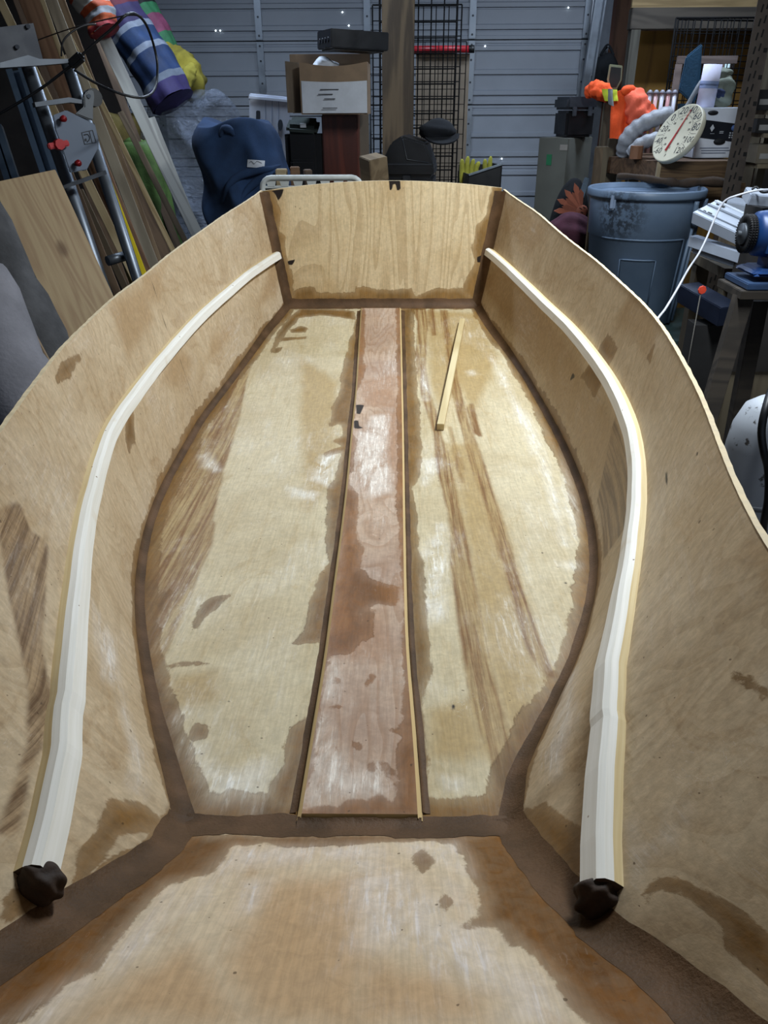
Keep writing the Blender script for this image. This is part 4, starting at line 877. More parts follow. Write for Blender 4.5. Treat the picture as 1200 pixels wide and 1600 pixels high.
def onbox(px0, px1, pyt, Y, zb, depth):
    """centre and size of an upright box whose front spans px0..px1 with its top edge at pyt"""
    a, b_ = at(px0, pyt, Y), at(px1, pyt, Y)
    return Vector(((a.x + b_.x) / 2, Y + depth / 2, zb)), ((b_.x - a.x), depth, a.z - zb)

# reddish cabinet
c, s = onbox(502, 559, 179, 4.45, TZ, 0.22)
o = thing('wooden_cabinet', 'narrow reddish-brown wooden cabinet standing under the open cardboard box', 'cabinet', c)
M_RED = wood('6a2f1f', '4e2015', 'Z', 0.45, 7)
B().box((0, 0, s[2] / 2), s, None, 0.004).build('carcass', M_RED, o)
B().box((0, -s[1] / 2 - 0.004, s[2] / 2), (s[0] - 0.012, 0.008, s[2] - 0.014), None, 0.002).build('front_panel', M_RED, o)
CABZ = TZ + s[2]
# cardboard sheet beside it
p = at(566, 105, 4.75)
tag(B().box((0, 0, (p.z - TZ) / 2), (wd(30, p), 0.012, p.z - TZ)).build('cardboard_sheet', M_CARD2), 'tall flat cardboard sheet standing behind the reddish cabinet', 'cardboard').location = (p.x - 0.02, 4.74, TZ)
# black pack with a pocketed lid
c, s = onbox(443, 500, 200, 4.40, TZ, 0.19)
o = thing('black_bag', 'tall black fabric bag with a dark green-grey flap, left of the reddish cabinet', 'bag', c)
M_BAG = cloth_mat('0b0d12'); M_FLAP = cloth_mat('2a3230')
b = B(); b.box((0, 0, s[2] / 2), s, None, 0.03); b.build('bag_body', M_BAG, o)
b = B(); b.box((0, -0.02, s[2] + 0.006), (s[0] * 0.86, s[1] * 0.9, 0.05), (math.radians(14), math.radians(4), 0), 0.018); b.build('bag_flap', M_FLAP, o)
B().box((0.0, -s[1] / 2 - 0.012, s[2] * 0.45), (s[0] * 0.7, 0.03, s[2] * 0.5), None, 0.012).build('front_pocket', M_BAG, o)
B().box((0.01, -0.118, s[2] + 0.012), (0.03, 0.004, 0.02), (math.radians(20), 0, 0)).build('buckle', M_PAPER, o)
# open cardboard box with a paper label, resting on cabinet and bag
Yb = 4.28
a, b_ = at(470, 122, Yb), at(575, 182, Yb)
sx = b_.x - a.x; sz = 0.225; zb = CABZ + 0.002
t = thing('cardboard_box', 'open cardboard box with a white address sheet on its front, on the reddish cabinet', 'box', ((a.x + b_.x) / 2, Yb + 0.15, zb), (0, 0, math.radians(-1)))
th = 0.006; dy = 0.30
w = B(); w.box((0, 0, th / 2), (sx, dy, th))
w.box((0, dy / 2, sz / 2), (sx, th, sz))
w.box((-sx / 2, 0, sz / 2), (th, dy, sz)); w.box((sx / 2, 0, sz / 2), (th, dy, sz))
w.grid(lambda u, v: Vector((-sx / 2 + sx * u, -dy / 2 - 0.012 * math.sin(math.pi * u) * v, (sz - 0.018 * math.sin(math.pi * u)) * v)), 16, 6)
w.build('carton_body', M_CARD, t)
back = B().box((-0.045, dy / 2 + 0.02, sz / 2 + 0.026), (sx + 0.09, 0.008, sz + 0.045), None, 0.002).build('back_flap', M_CARD, t)
B().box((-sx / 2 - 0.036, -0.03, sz * 0.5 + 0.006), (0.006, 0.26, sz * 0.98), (0, 0, math.radians(-14))).build('side_flap', M_CARD2, t)
B().grid(lambda u, v: Vector((-sx / 2 + 0.004 + (sx - 0.004) * u, -dy / 2 - 0.006 - 0.016 * math.sin(math.pi * u) * (0.3 + v), 0.006 + (sz * 0.62) * v - 0.006 * math.sin(math.pi * u) * v)), 16, 5).build('address_sheet', M_PAPER, t)
for i in (0, 1, 2, 4):
    B().box((-0.02 - 0.02 * (i % 2), -dy / 2 - 0.0262, sz * 0.48 - 0.02 * i), (0.09 - 0.018 * (i % 3), 0.001, 0.0035)).build('printed_line', M_INK, t)
blob(B(), (-0.06, 0.02, sz - 0.03), (0.08, 0.07, 0.05), 4, 0.2).build('packing_paper', M_PAPER, t)
# black amplifier on the box
a, b_ = at(500, 86, 4.36), at(588, 106, 4.36)
o = thing('amplifier', 'flat black electronic unit with small round sockets on top of the cardboard box', 'amplifier', ((a.x + b_.x) / 2 + 0.02, 4.42, zb + sz + 0.048), (0, math.radians(2), math.radians(24)))
B().box((0, 0, 0.045), (0.30, 0.20, 0.078), None, 0.004).build('housing', mat('10141c', 0.4), o)
for k in range(4): B().cyl((-0.154, -0.06 + 0.04 * k, 0.04), (-0.150, -0.06 + 0.04 * k, 0.04), 0.011, n=12).build('socket', M_SCREW, o)
B().box((0, 0, 0.003), (0.26, 0.17, 0.006)).build('foot_plate', M_BLACK, o)

# old plank post
p = at(622, 100, 4.95); pw = wd(50, p)
post = B(); post.box((0, 0, 1.3), (pw, 0.04, 2.6), None, 0.003)
o = tag(post.build('plank', wood('6a5a45', '453a2e', 'Z', 0.8, 5)), 'weathered wide plank standing upright before the wire grid panels', 'plank'); o.location = (p.x, 4.95, 0)

# wire grid panels
M_WIRE = mat('040405', 0.85); M_WIRE.node_tree.nodes['Principled BSDF'].inputs['Specular IOR Level'].default_value = 0.15
def gridwall(label, x0, x1, Y, ztop, zbot, step, r, lean=0.0, edge=0.0032):
    t = thing('wire_grid_panel', label, 'grid panel', ((x0 + x1) / 2, Y, 0), (0, 0, lean), 'black wire grid panels behind the plank')
    w = x1 - x0; b1 = B(); n = max(2, round(w / step)); m_ = round((ztop - zbot) / step)
    for i in range(n + 1):
        x = -w / 2 + w * i / n; rr = r * (1.5 if i in (0, n) else 1)
        B().cyl((x, 0, zbot), (x, 0, ztop), rr, n=5).build('upright_wire', M_WIRE, t)
    for j in range(m_ + 1):
        z = zbot + (ztop - zbot) * j / m_
        B().cyl((-w / 2, -r * 1.6, z), (w / 2, -r * 1.6, z), r * (1.5 if j in (0, m_) else 1), n=5).build('cross_wire', M_WIRE, t)
    return t
X = lambda px, Y, py=120: at(px, py, Y).x
gridwall('heavy black wire grid panel standing nearest behind the plank, its top out of frame', X(594, 5.15), X(711, 5.15), 5.15, 2.62, 0.012, 0.076, 0.0042)
gridwall('middle black wire grid panel ending level with the amplifier, close behind the nearest panel', X(583, 5.28), X(718, 5.28), 5.28, at(600, 8, 5.28).z, 0.012, 0.078, 0.003)
gridwall('thin-wired black grid panel with its right edge nearest the cardboard, farthest back', X(578, 5.42), X(727, 5.42), 5.42, at(600, 66, 5.42).z, 0.012, 0.083, 0.0022)
# cardboard sheet behind the grids and the red bar
p = at(692, 84, 5.6)
o = tag(B().box((0, 0, p.z / 2), (wd(84, p), 0.014, p.z)).build('cardboard_sheet', mat('7d7060', 0.85, 0, 0.12, 8)), 'large flat sheet of brown cardboard standing behind the wire grids', 'cardboard'); o.location = (p.x, 5.6, 0)
a, b_ = at(645, 76, 5.56), at(741, 79, 5.56); a.z = b_.z = p.z + 0.022
o = thing('red_bar', 'red bar with a black end cap on top of the cardboard behind the grids', 'bar', (0, 0, 0))
B().cyl(a, b_ - Vector((0.03, 0, 0)), 0.02).build('bar', mat('a01c26', 0.4), o)
B().cyl(b_ - Vector((0.035, 0, 0)), b_, 0.0215).build('end_cap', M_BLACK, o)

# black tool box
c, s = onbox(598, 684, 212, 4.2, TZ, 0.30)
o = thing('tool_box', 'big black plastic tool box with a peaked lid and front latch beside the plank foot', 'toolbox', c, (0, 0, math.radians(-6)))
MB_ = mat('14161a', 0.42); MRIB = mat('2a2e34', 0.4); w_, d_, h_ = s; ht = h_ * 0.60; lh = h_ - ht
B().box((0, 0, ht / 2), (w_ * 0.97, d_, ht), None, 0.012).build('tub', MB_, o)
B().prism([(-w_ / 2, 0), (w_ / 2, 0), (w_ / 2, lh * 0.25), (w_ * 0.34, lh * 0.82), (-w_ * 0.10, lh), (-w_ * 0.30, lh * 0.82), (-w_ / 2, lh * 0.22)], d_ * 1.02, Matrix(((1, 0, 0, 0), (0, 0, -1, d_ * 0.51), (0, 1, 0, ht), (0, 0, 0, 1))), 0, 0.01).build('lid', MB_, o)
B().box((0.0, -d_ / 2 - 0.010, ht * 0.93), (0.04, 0.02, 0.05), None, 0.004).build('latch', M_SCREW, o)
B().box((0, -d_ * 0.512, ht + lh * 0.30), (w_ * 0.94, 0.006, 0.008)).build('lid_rib', MRIB, o)
rb = B()
rb.tube([(-w_ * 0.08, -d_ * 0.514, ht + lh * 0.92), (w_ * 0.0, -d_ * 0.514, ht + lh * 0.42), (w_ * 0.40, -d_ * 0.514, ht + lh * 0.34)], 0.003, 5); rb.build('lid_rib', MRIB, o)
# black cap on the tool box
o = thing('folded_cap', 'rumpled black cap lying on the right of the tool box lid', 'cap', c + Vector((0.14, 0.0, h_ * 0.94 + 0.045)))
blob(B(), (0, 0, 0), (0.10, 0.10, 0.05), 8, 0.08).build('crown', cloth_mat('0d1118'), o)
B().prism([(0.09 * math.cos(q), 0.12 * math.sin(q)) for q in [math.pi + math.pi * k / 12 for k in range(13)]], 0.008, Matrix.Translation((0.02, -0.03, -0.02)) @ Matrix.Rotation(math.radians(20), 4, 'X')).build('peak', cloth_mat('0d1118'), o)
# wood block and scraps
p = at(584, 262, 3.95)
o = tag(B().box((0, 0, 0), (0.095, 0.11, 0.105), None, 0.003).build('wood_block', wood('8d7a5e', '75634a', 'Y', 0.75, 7)), 'short thick offcut of grey-brown timber beside the black tool box', 'block')
o.location = (p.x, 3.98, p.z - 0.004); o.rotation_euler = (math.radians(7), math.radians(-9), math.radians(28))
o = tag(B().box((0, 0, 0), (0.16, 0.12, p.z - 0.066 - TZ), None, 0.003).build('timber_offcut', wood('8a7452', '6d5a3e', 'X')), 'low timber offcut lying under the tilted wood block', 'block'); o.location = (p.x - 0.005, 3.98, TZ + (p.z - 0.066 - TZ) / 2)
for i, (px, py, w, h, lab) in enumerate(((440, 271, 0.05, 0.05, 'small pale wood scrap left of the white plastic tray handle'), (461, 268, 0.045, 0.06, 'small brown wood scrap in the middle of the heap by the blanket'), (481, 272, 0.035, 0.045, 'smallest dark wood scrap at the foot of the black bag'))):
    p = at(px, py, 3.95); o = tag(B().box((0, 0, 0), (w, 0.06, p.z + 0.02 - TZ), None, 0.003).build('wood_scrap', wood(('b5a282', '7a5b40', '5d4a3a')[i], ('9a8868', '5d4430', '46382c')[i], 'X')), lab, 'wood scrap'); o.location = (p.x, 3.95, TZ + (p.z + 0.02 - TZ) / 2); o.rotation_euler = (0, 0, 0.12 * i)

# white plastic tray standing on its edge: rounded frame with slots
p0, p1 = at(409, 276, 3.55), at(564, 276, 3.55)
o = thing('plastic_tray', 'white moulded plastic tray frame with slots, just behind the transom top', 'tray', ((p0.x + p1.x) / 2, 3.55, TZ))
hw = (p1.x - p0.x) / 2; top = p0.z - TZ; MW = mat('c3c6c2', 0.45)
pts = [(-hw, 0, 0.012), (-hw, 0, top - 0.045)] + [(-hw + 0.04 * (1 - math.cos(q)), 0, top - 0.045 + 0.04 * math.sin(q)) for q in (0.4, 0.8, 1.2, 1.57)] + [(hw - 0.04 + 0.04 * math.sin(q), 0, top - 0.045 + 0.04 * math.cos(q)) for q in (0, 0.4, 0.8, 1.2, 1.57)] + [(hw, 0, 0.012)]
B().tube(pts, 0.012, 8).build('rim', MW, o)
for z in (top - 0.042, top - 0.078):
    B().box((0, 0.004, z), (hw * 1.92, 0.016, 0.010), None, 0.002).build('cross_bar', MW if z > top - 0.05 else M_SCREW, o)
for k in range(7):
    x = -hw * 0.82 + hw * 1.64 * k / 6
    B().prism([(-0.022, 0), (0.022, 0), (0.014, -0.028), (-0.014, -0.028)], 0.012, Matrix(((1, 0, 0, x), (0, 0, 1, -0.004), (0, 1, 0, top - 0.012), (0, 0, 0, 1)))).build('tab', MW, o)
B().box((0, 0.012, top * 0.45), (hw * 1.96, 0.006, top * 0.86), None, 0.002).build('back_panel', mat('33383c', 0.6), o)

# white file box, tilted
p = at(413, 196, 4.72)
o = thing('file_box', 'white cardboard file box with an oval hand hole, leaning behind the blue blanket', 'box', (p.x - 0.03, 4.83, TZ + 0.012), (math.radians(-2), math.radians(5), math.radians(8)))
MFB = mat('d0d7e4', 0.65, 0, 0.05); hh = at(413, 150, 4.72).z - TZ - 0.01
B().box((0, 0, hh / 2), (wd(62, p), 0.3, hh), None, 0.004).build('box_body', MFB, o)
fw_ = wd(62, p)
B().lathe([(0.0001, 0), (0.020, 0), (0.020, 0.004)], 20, Matrix.Translation((fw_ * 0.27, -0.152, hh - 0.14)) @ Matrix.Rotation(math.pi / 2, 4, 'X') @ Matrix.Diagonal((0.7, 1.35, 1, 1))).build('hand_hole', mat('3a4048', 0.8), o)
B().box((-fw_ * 0.28, -0.153, hh - 0.13), (0.022, 0.006, 0.10), None, 0.004).build('label_slot', mat('2c3038', 0.5), o)
for k in range(3): B().box((-fw_ * 0.1 + 0.035 * k, -0.1515, hh * 0.6), (0.002, 0.002, hh * 0.75)).build('printed_line', mat('6b7890', 0.7), o)
B().box((0, 0, hh - 0.02), (fw_ * 1.03, 0.31, 0.012)).build('lid_edge', MFB, o)

# navy blanket thrown over a heap, with a sewn white label
MN = cloth_mat('1d3556', 300, 0.22)
p = at(383, 192, 4.2)
bl = drape('navy_blanket', (at(388, 260, 4.15).x + 0.045, 4.13, TZ + 0.003), 0.205, 0.17, p.z - TZ, MN, 3, 5, 0.05, 0.42, (-0.13, 0.0), 120, 90, 2.6, 0.25)
for v in bl.data.vertices:
    q = v.co; hz = min(1, max(0, (p.z - TZ + 0.03 - q.z) / 0.3)); v.co = q + Vector((0.012 * math.sin(q.z * 23 + q.x * 17), -0.022 * math.sin(q.x * 26 + q.z * 15 + 1) * hz - 0.010 * math.sin(q.x * 50 - q.z * 30) * hz, 0.012 * math.sin(q.x * 19 + 1)))
tag(bl, 'navy blue quilted blanket draped over a heap, a small white label sewn on', 'blanket')
from mathutils.bvhtree import BVHTree
bvh = BVHTree.FromPolygons([v.co.copy() for v in bl.data.vertices], [tuple(q.vertices) for q in bl.data.polygons]); BL0 = Vector(bl.location)
def onblanket(px, py, off=0.004):
    d_ = FWD + RT * ((px - 600) / F_PX) - UP * ((py - 800) / F_PX); h_ = bvh.ray_cast(CAM - BL0, d_.normalized())
    return (h_[0] - d_.normalized() * off) if h_[0] else at(px, py, 4.0) - BL0
B().grid(lambda u, v: onblanket(386 + 27 * u + 1 * v, 261 - 12 * v + 2 * u), 6, 3).build('sewn_label', M_PAPER, bl)
lbl = B(); lbl.tube(crom([onblanket(389, 255, 0.006), onblanket(393, 252, 0.006), onblanket(397, 256, 0.006), onblanket(402, 252, 0.006), onblanket(409, 255, 0.006)], 4), 0.0008, 5); lbl.build('label_script', M_INK, bl.children[0])
fd = B()
for P_ in ([(348, 318), (356, 292), (372, 276), (396, 268), (420, 264), (438, 258)], [(372, 322), (384, 300), (402, 284), (424, 274), (446, 270)], [(344, 214), (350, 202), (360, 204), (366, 212)]): fd.tube(crom([onblanket(*q, 0.0) for q in P_], 5), [0.004 + 0.016 * math.sin(min(1, i / (5 * len(P_) - 5)) * math.pi) for i in range(5 * len(P_) - 4)], 10)
fd.build('blanket_fold', MN, bl)

# black bin with yellow gloves
c, s = onbox(727, 779, 262, 3.9, TZ, 0.22)
o = thing('black_bin', 'small black open plastic bin at the right corner of the table', 'bin', c, (0, 0, math.radians(8)))
w_, d_, h_ = s; b = B()
b.prism([(-w_ / 2, 0), (w_ / 2, 0), (w_ / 2 + 0.004, h_ + 0.014), (-w_ / 2 - 0.004, h_ - 0.03)], 0.006, Matrix(((1, 0, 0, 0), (0, 0, 1, -d_ / 2), (0, 1, 0, 0), (0, 0, 0, 1))))
for sx in (-1, 1): b.box((sx * w_ / 2, 0, h_ / 2 - (0.012 if sx < 0 else -0.004)), (0.006, d_, h_ - (0.03 if sx < 0 else -0.01)))
b.box((0, d_ / 2, h_ / 2), (w_, 0.006, h_)); b.box((0, 0, 0.003), (w_, d_, 0.006)); b.build('tub', M_BLACK, o)
B()._merge(B().box((0, 0, 0), (w_ * 1.04, 0.012, 0.008)).bm, frame((w_, 0, 0.044), None, (0, 0, 1), (0, -d_ / 2 - 0.002, h_ - 0.008)), 0).build('rim', mat('6c7680', 0.4), o)
MY = cloth_mat('9a9a3c', 150, 0.35)
for i, (dx, n_, lab) in enumerate(((-0.05, 4, 'yellow-green work glove standing at the left in the black bin'), (0.055, 2, 'yellow-green work glove tip at the right in the black bin'))):
    g_ = thing('work_glove', lab, 'glove', c + Vector((dx, 0.0, 0.006)), (0, 0, 0.2 * i))
    gb = B(); blob(gb, (0, 0, h_ * 0.45), (0.035, 0.03, h_ * 0.44), i, 0.08)
    gb.build('palm', MY, g_)
    for k in range(n_):
        x = -0.03 + 0.02 * k; ff = B(); ff.tube(crom([(x, 0, h_ * 0.75), (x * 1.1, -0.008, h_ * 0.95), (x * 1.2 + 0.004 * k, -0.012, h_ * 1.02 + 0.03 - 0.012 * abs(k - 1))], 4), [0.012, 0.0125, 0.013, 0.013, 0.0125, 0.012, 0.011, 0.009, 0.004], 8); ff.build('finger', MY, g_)
# ---------------------------------------------------------------- left: leaning timber, panel saw, fabrics
def leaner(name, label, cat, a, Ya, b, Yb, wpx, th, m, group=None, face=None, up=0.5, ground=True):
    p0, p1 = at(*a, Ya), at(*b, Yb)
    w = wd(wpx, (p0 + p1) / 2)
    return beam(name, label, cat, p0, p1, w, th, m, face or (0.25, -1, 0.1), ground, group, up)
TI = [('9b8468', '7c6650'), ('8a6a52', '6b4d3a'), ('a39a88', '837a6a'), ('b5a27e', '97835f'), ('7d6650', '5d4a3a'), ('b3b1a8', '93908a'), ('8c7a62', '6b5b48')]
def tw(i): return wood(TI[i][0], TI[i][1], 'X', 0.75, 8)
G = 'lengths of timber leaning against the left wall'
# (label, a, Ya, b, Yb, width px, thickness, wood)
PL = [
 ('short pale board at the far left edge, its lower end high behind the grey plate', (2, 5), 3.5, (36, 75), 3.45, 13, 0.02, 3),
 ('wide reddish-brown plank, leftmost full-length one, behind the grey motor plate', (46, 0), 3.75, (108, 150), 3.65, 30, 0.03, 1),
 ('narrow pale strip leaning just right of the wide reddish-brown plank', (66, 0), 3.62, (170, 300), 3.5, 7, 0.018, 3),
 ('grey-beige board leaning behind the saw carriage, dark gap on its left', (80, 0), 3.85, (196, 300), 3.7, 17, 0.022, 2),
 ('long thin pale-edged strip crossing just right of the saw carriage', (100, 40), 3.95, (226, 300), 3.8, 8, 0.02, 3),
 ('tan board with greenish cast between the pale-edged strip and the green fabric', (94, 0), 4.2, (206, 300), 4.05, 14, 0.022, 0),
 ('brown board with dark right edge leaning just right of the yellow rod', (178, 210), 4.35, (262, 405), 4.25, 17, 0.024, 4),
 ('short wide brown board low beside the yellow rod', (184, 284), 3.72, (240, 416), 3.66, 20, 0.02, 1),
 ('thin square stick crossing the green fabric', (188, 175), 4.5, (290, 378), 4.42, 9, 0.02, 6),
 ('wide whitewashed board leaning over the green fabric beside the plastic sheet', (155, 42), 4.75, (300, 350), 4.62, 19, 0.022, 5),
 ('second whitewashed board, darker at its foot, right of the wide whitewashed one', (234, 185), 4.72, (314, 385), 4.6, 16, 0.022, 5),
 ('dim brown board far behind, between the pale strips at the top left', (28, 0), 4.3, (92, 170), 4.2, 14, 0.02, 4),
]
for i, (lab, a, Ya, b_, Yb, w, th, k) in enumerate(PL):
    short = i in (0, 8 - 1 + 0)
    leaner('timber_board', lab, 'board', a, Ya, b_, Yb, w, th, tw(k), G, up=0.0 if i in (6, 7, 8, 10) else 0.45)
# more boards crowding behind, dim
for i, (a, Ya, b_, Yb, w, k, lab) in enumerate([((130, 0), 5.0, (245, 300), 4.9, 12, 4, 'dim dark board standing behind the orange and white wind sock'), ((116, 120), 4.4, (205, 330), 4.3, 11, 6, 'dull brown board between the saw carriage and the yellow rod'), ((120, 300), 3.4, (200, 500), 3.3, 12, 4, 'dark brown board seen between the two saw pipes'), ((140, 330), 3.9, (205, 470), 3.85, 10, 6, 'greyish board low between the two saw pipes')]):
    leaner('timber_board', lab, 'board', a, Ya, b_, Yb, w, 0.022, tw(k), G, up=0.1)
leaner('yellow_rod', 'long thin bright yellow rod leaning beside the right saw pipe', 'rod', (152, 236), 3.3, (226, 430), 3.22, 8, 0.018, mat('d8c21c', 0.45, 0, 0.08), up=0.0)

# vertical panel saw: two pipes, carriage, motor plate
M_PIPE = mat('737a83', 0.42, 0.8, 0.15, 6); M_STEEL = mat('565b62', 0.5, 0.6, 0.15, 6); M_PLATE = mat('5d6776', 0.55, 0.2, 0.08, 5); M_RK = mat('b3141c', 0.4)
Ys = 2.85
saw = thing('panel_saw', 'steel panel saw frame: two leaning pipes with a grey carriage plate and red knobs', 'saw', at(178, 500, Ys) * 1.0)
saw.location.z = 0
S0 = Vector(saw.location)
def sp(px, py, Y=Ys): return at(px, py, Y) - S0
def togr(a, b_):
    d_ = (b_ - a).normalized(); return a + d_ * ((a.z - 0.01) / -d_.z)
l0, l1 = sp(44, 104), sp(180, 500); r0, r1 = sp(104, 96, 2.95), sp(216, 440, 2.90)
B().cyl(l0, togr(l0, l1), wd(10.5, l0 + S0), n=20).build('pipe', M_PIPE, saw)
B().cyl(r0, togr(r0, r1), wd(9.5, r0 + S0), n=20).build('pipe', M_PIPE, saw)
ax = (l1 - l0).normalized()                     # along the pipes
acr = (r0 - l0); acr = (acr - ax * acr.dot(ax)).normalized(); nrm = ax.cross(acr)
if nrm.y > 0: nrm = -nrm
def onplane(px, py, off=0.0):
    """point of the carriage plane in front of the pipes"""
    o_ = sp(120, 215, Ys) + nrm * (0.035 + off); d_ = FWD + RT * ((px - 600) / F_PX) - UP * ((py - 800) / F_PX)
    c_ = CAM - S0; t_ = (o_ - c_).dot(nrm) / d_.dot(nrm); return c_ + d_ * t_
def plate(name, poly, m, off=0.0, th=0.004, par=None, bev=0.0):
    P_ = [onplane(*q, off) for q in poly]; o_ = P_[0]
    b = bmesh.new(); vs = [b.verts.new(p) for p in P_]; f = b.faces.new(vs)
    r_ = bmesh.ops.extrude_face_region(b, geom=[f]); bmesh.ops.translate(b, verts=[v for v in r_['geom'] if isinstance(v, bmesh.types.BMVert)], vec=-nrm * th)
    bmesh.ops.recalc_face_normals(b, faces=b.faces)
    if bev: bmesh.ops.bevel(b, geom=list(b.edges), offset=bev, segments=2, affect='EDGES', clamp_overlap=True)
    bb = B(); bb._merge(b, Matrix(), 0); return bb.build(name, m, par or saw)
plate('carriage_plate', [(83, 180), (104, 172), (148, 194), (154, 218), (153, 232), (136, 265), (110, 270), (96, 228), (86, 200)], M_PLATE, 0.0, 0.006, None, 0.002)
plate('guard_edge', [(148, 193), (154, 218), (154, 230), (135, 266), (131, 262), (148, 230), (147, 196)], M_STEEL, -0.002, 0.03)
plate('bracket', [(54, 160), (108, 152), (128, 156), (128, 162), (110, 160), (56, 167)], M_STEEL, -0.005, 0.02)
plate('bracket', [(99, 290), (165, 266), (167, 272), (128, 286), (100, 295)], mat('3a3e44', 0.4, 0.6), 0.0, 0.02)
plate('top_flange', [(0, 98), (44, 86), (62, 92), (112, 92), (112, 98), (64, 102), (0, 106)], M_STEEL, -0.01, 0.02)
plate('motor_plate', [(-12, 44), (52, 36), (68, 96), (0, 104), (-12, 104)], mat('34373e', 0.55, 0.3), -0.012, 0.006)
for q in ((27, 73), (44, 41)): B().cyl(onplane(*q, -0.012), onplane(*q, 0.0), wd(3.2, onplane(*q) + S0), n=12).build('bolt', M_STEEL, saw)
# handle arm of the carriage
plate('handle_arm', [(118, 178), (132, 166), (131, 150), (136, 142), (146, 140), (148, 150), (146, 168), (146, 188), (138, 186)], mat('55595d', 0.5, 0.3), 0.004, 0.012, None, 0.003)
kn = onplane(148, 152, -0.01); B().cyl(kn, kn + nrm * -0.03, wd(13, kn + S0), n=20).build('pulley', M_BLACK, saw)
B().cyl(onplane(139, 150, 0.004), onplane(139, 150, 0.010), wd(3, kn + S0), n=12).build('bolt', M_PIPE, saw)
for q in ((94, 187), (117, 256)):
    a = onplane(*q); r_ = wd(5, a + S0); B().lathe([(0.0001, 0.03), (r_, 0.028), (r_ * 0.8, 0.012), (r_ * 0.45, 0.004), (r_ * 0.45, 0)], 14, frame(ax, None, nrm, a)).build('clamp_knob', [mat('8a1f24', 0.25, 0.4)], saw)
a = onplane(88, 227); hb = B(); r_ = wd(8, a + S0)
hb.lathe([(0.0001, 0.03), (r_, 0.03), (r_ * 1.05, 0.015), (r_ * 0.8, 0.0)], 8, frame(ax, None, nrm, a), flat=True)
hb._merge(B().box((0, 0, 0.014), (r_ * 1.1, r_ * 4.3, 0.016), None, 0.003).bm, frame(ax, None, nrm, a), 0)
hb.build('red_wing_knob', M_RK, saw)
# black square emblem with a D-shaped arc on the plate
lg = bpy.data.objects['carriage_plate']
for q in ([(127, 207), (144, 203), (144.5, 204), (127.5, 208)], [(132, 225), (150, 222), (150, 223), (132, 226)], [(127, 207), (128, 207), (133, 226), (132, 226)], [(144, 203), (145, 203), (151, 223), (150, 223)], [(139, 205), (140, 204.5), (145, 224), (144, 224)]):
    plate('emblem_line', q, M_INK, 0.0012, 0.001, lg)
arc = B(); arc.tube(crom([onplane(131, 211, 0.001), onplane(137, 210, 0.001), onplane(140, 215, 0.001), onplane(139, 219, 0.001), onplane(136, 222, 0.001)], 5), 0.0016, 6); arc.build('emblem_arc', M_INK, lg)
plate('emblem_dot', [(132, 217), (135, 216), (136, 220), (133, 221)], M_INK, 0.0012, 0.001, lg)
B().cyl(onplane(168, 408, -0.09), onplane(195, 400, -0.09), wd(8, onplane(170, 410) + S0), n=10).build('cross_bar', mat('5d6268', 0.4, 0.6), saw)

# steel channels at the far left
for i, (a, b_, w, lab) in enumerate((((26, 110), (98, 330), 26, 'wide blue-grey steel channel leaning behind the left saw pipe'), ((-6, 200), (30, 310), 20, 'second narrower steel channel at the left edge of the picture'))):
    p0, p1 = at(*a, 3.2 - 0.1 * i), at(*b_, 3.15 - 0.1 * i); d_ = (p1 - p0).normalized(); p1 = p0 + d_ * ((p0.z - 0.004) / -d_.z); L_ = (p1 - p0).length; w_ = wd(w, p0)
    bb = B(); bb.box((0, 0, 0), (L_, w_, 0.003))
    for s in (-1, 1): bb.box((0, s * w_ / 2, 0.02), (L_, 0.003, 0.042)); bb.box((0, s * (w_ / 2 - 0.01), 0.04), (L_, 0.02, 0.003))
    o = bb.build('steel_channel', mat('5a6b7c', 0.35, 0.7, 0.12, 4)); o.matrix_world = frame(p1 - p0, None, (0.3, -1, 0.1), (p0 + p1) / 2); tag(o, lab, 'channel', 'steel channels at the left edge')

# knotty board standing in front of the saw
b0, b1, b2 = at(0, 318, 2.42), at(86, 267, 2.55), at(178, 467, 2.42)
dn = (b2 - b1).normalized(); b1g = b1 + dn * ((b1.z - 0.003) / -dn.z); xw = (b0 - b1); wv_ = (xw - dn * xw.dot(dn)); 
L_ = (b1g - b1).length; cen = b1 + dn * L_ / 2 + wv_ / 2
def knot_mat():
    b = NB('knotty_board'); v = b.coord('Object'); 
    g = b.noise(b.mapv(v, (0.10, 1, 1)), 7, 3, 0.5, 0.5); rg = b.math('FRACT', b.math('MULTIPLY', g, 16.0)); rg = b.rng(b.math('ABSOLUTE', b.math('SUBTRACT', rg, 0.5)), 0, 0.5)
    fine = b.noise(b.mapv(v, (0.05, 1, 1)), 130, 3, 0.6)
    vo = b.node('ShaderNodeTexVoronoi'); b.t.links.new(b.mapv(v, (0.55, 1, 1)), vo.inputs['Vector']); vo.inputs['Scale'].default_value = 5.5
    kn = b.rng(vo.outputs['Distance'], 0.08, 0.14, 1, 0)
    c = b.mix(b.math('ADD', b.math('MULTIPLY', rg, 0.6), b.math('MULTIPLY', fine, 0.35)), hx('94795a'), hx('b09a76'))
    c = b.mix(b.math('MULTIPLY', kn, 0.75), c, hx('5f432c')); b.bump(fine, 0.2, 0.002); return b.done(c, 0.7)
o = B().box((0, 0, 0), (L_, wv_.length, 0.022), None, 0.002).build('knotty_board', knot_mat())
o.matrix_world = frame(dn, None, dn.cross(wv_) if dn.cross(wv_).y < 0 else -dn.cross(wv_), cen)
tag(o, 'wide tan knotty pine board leaning in front of the panel saw pipes', 'board')

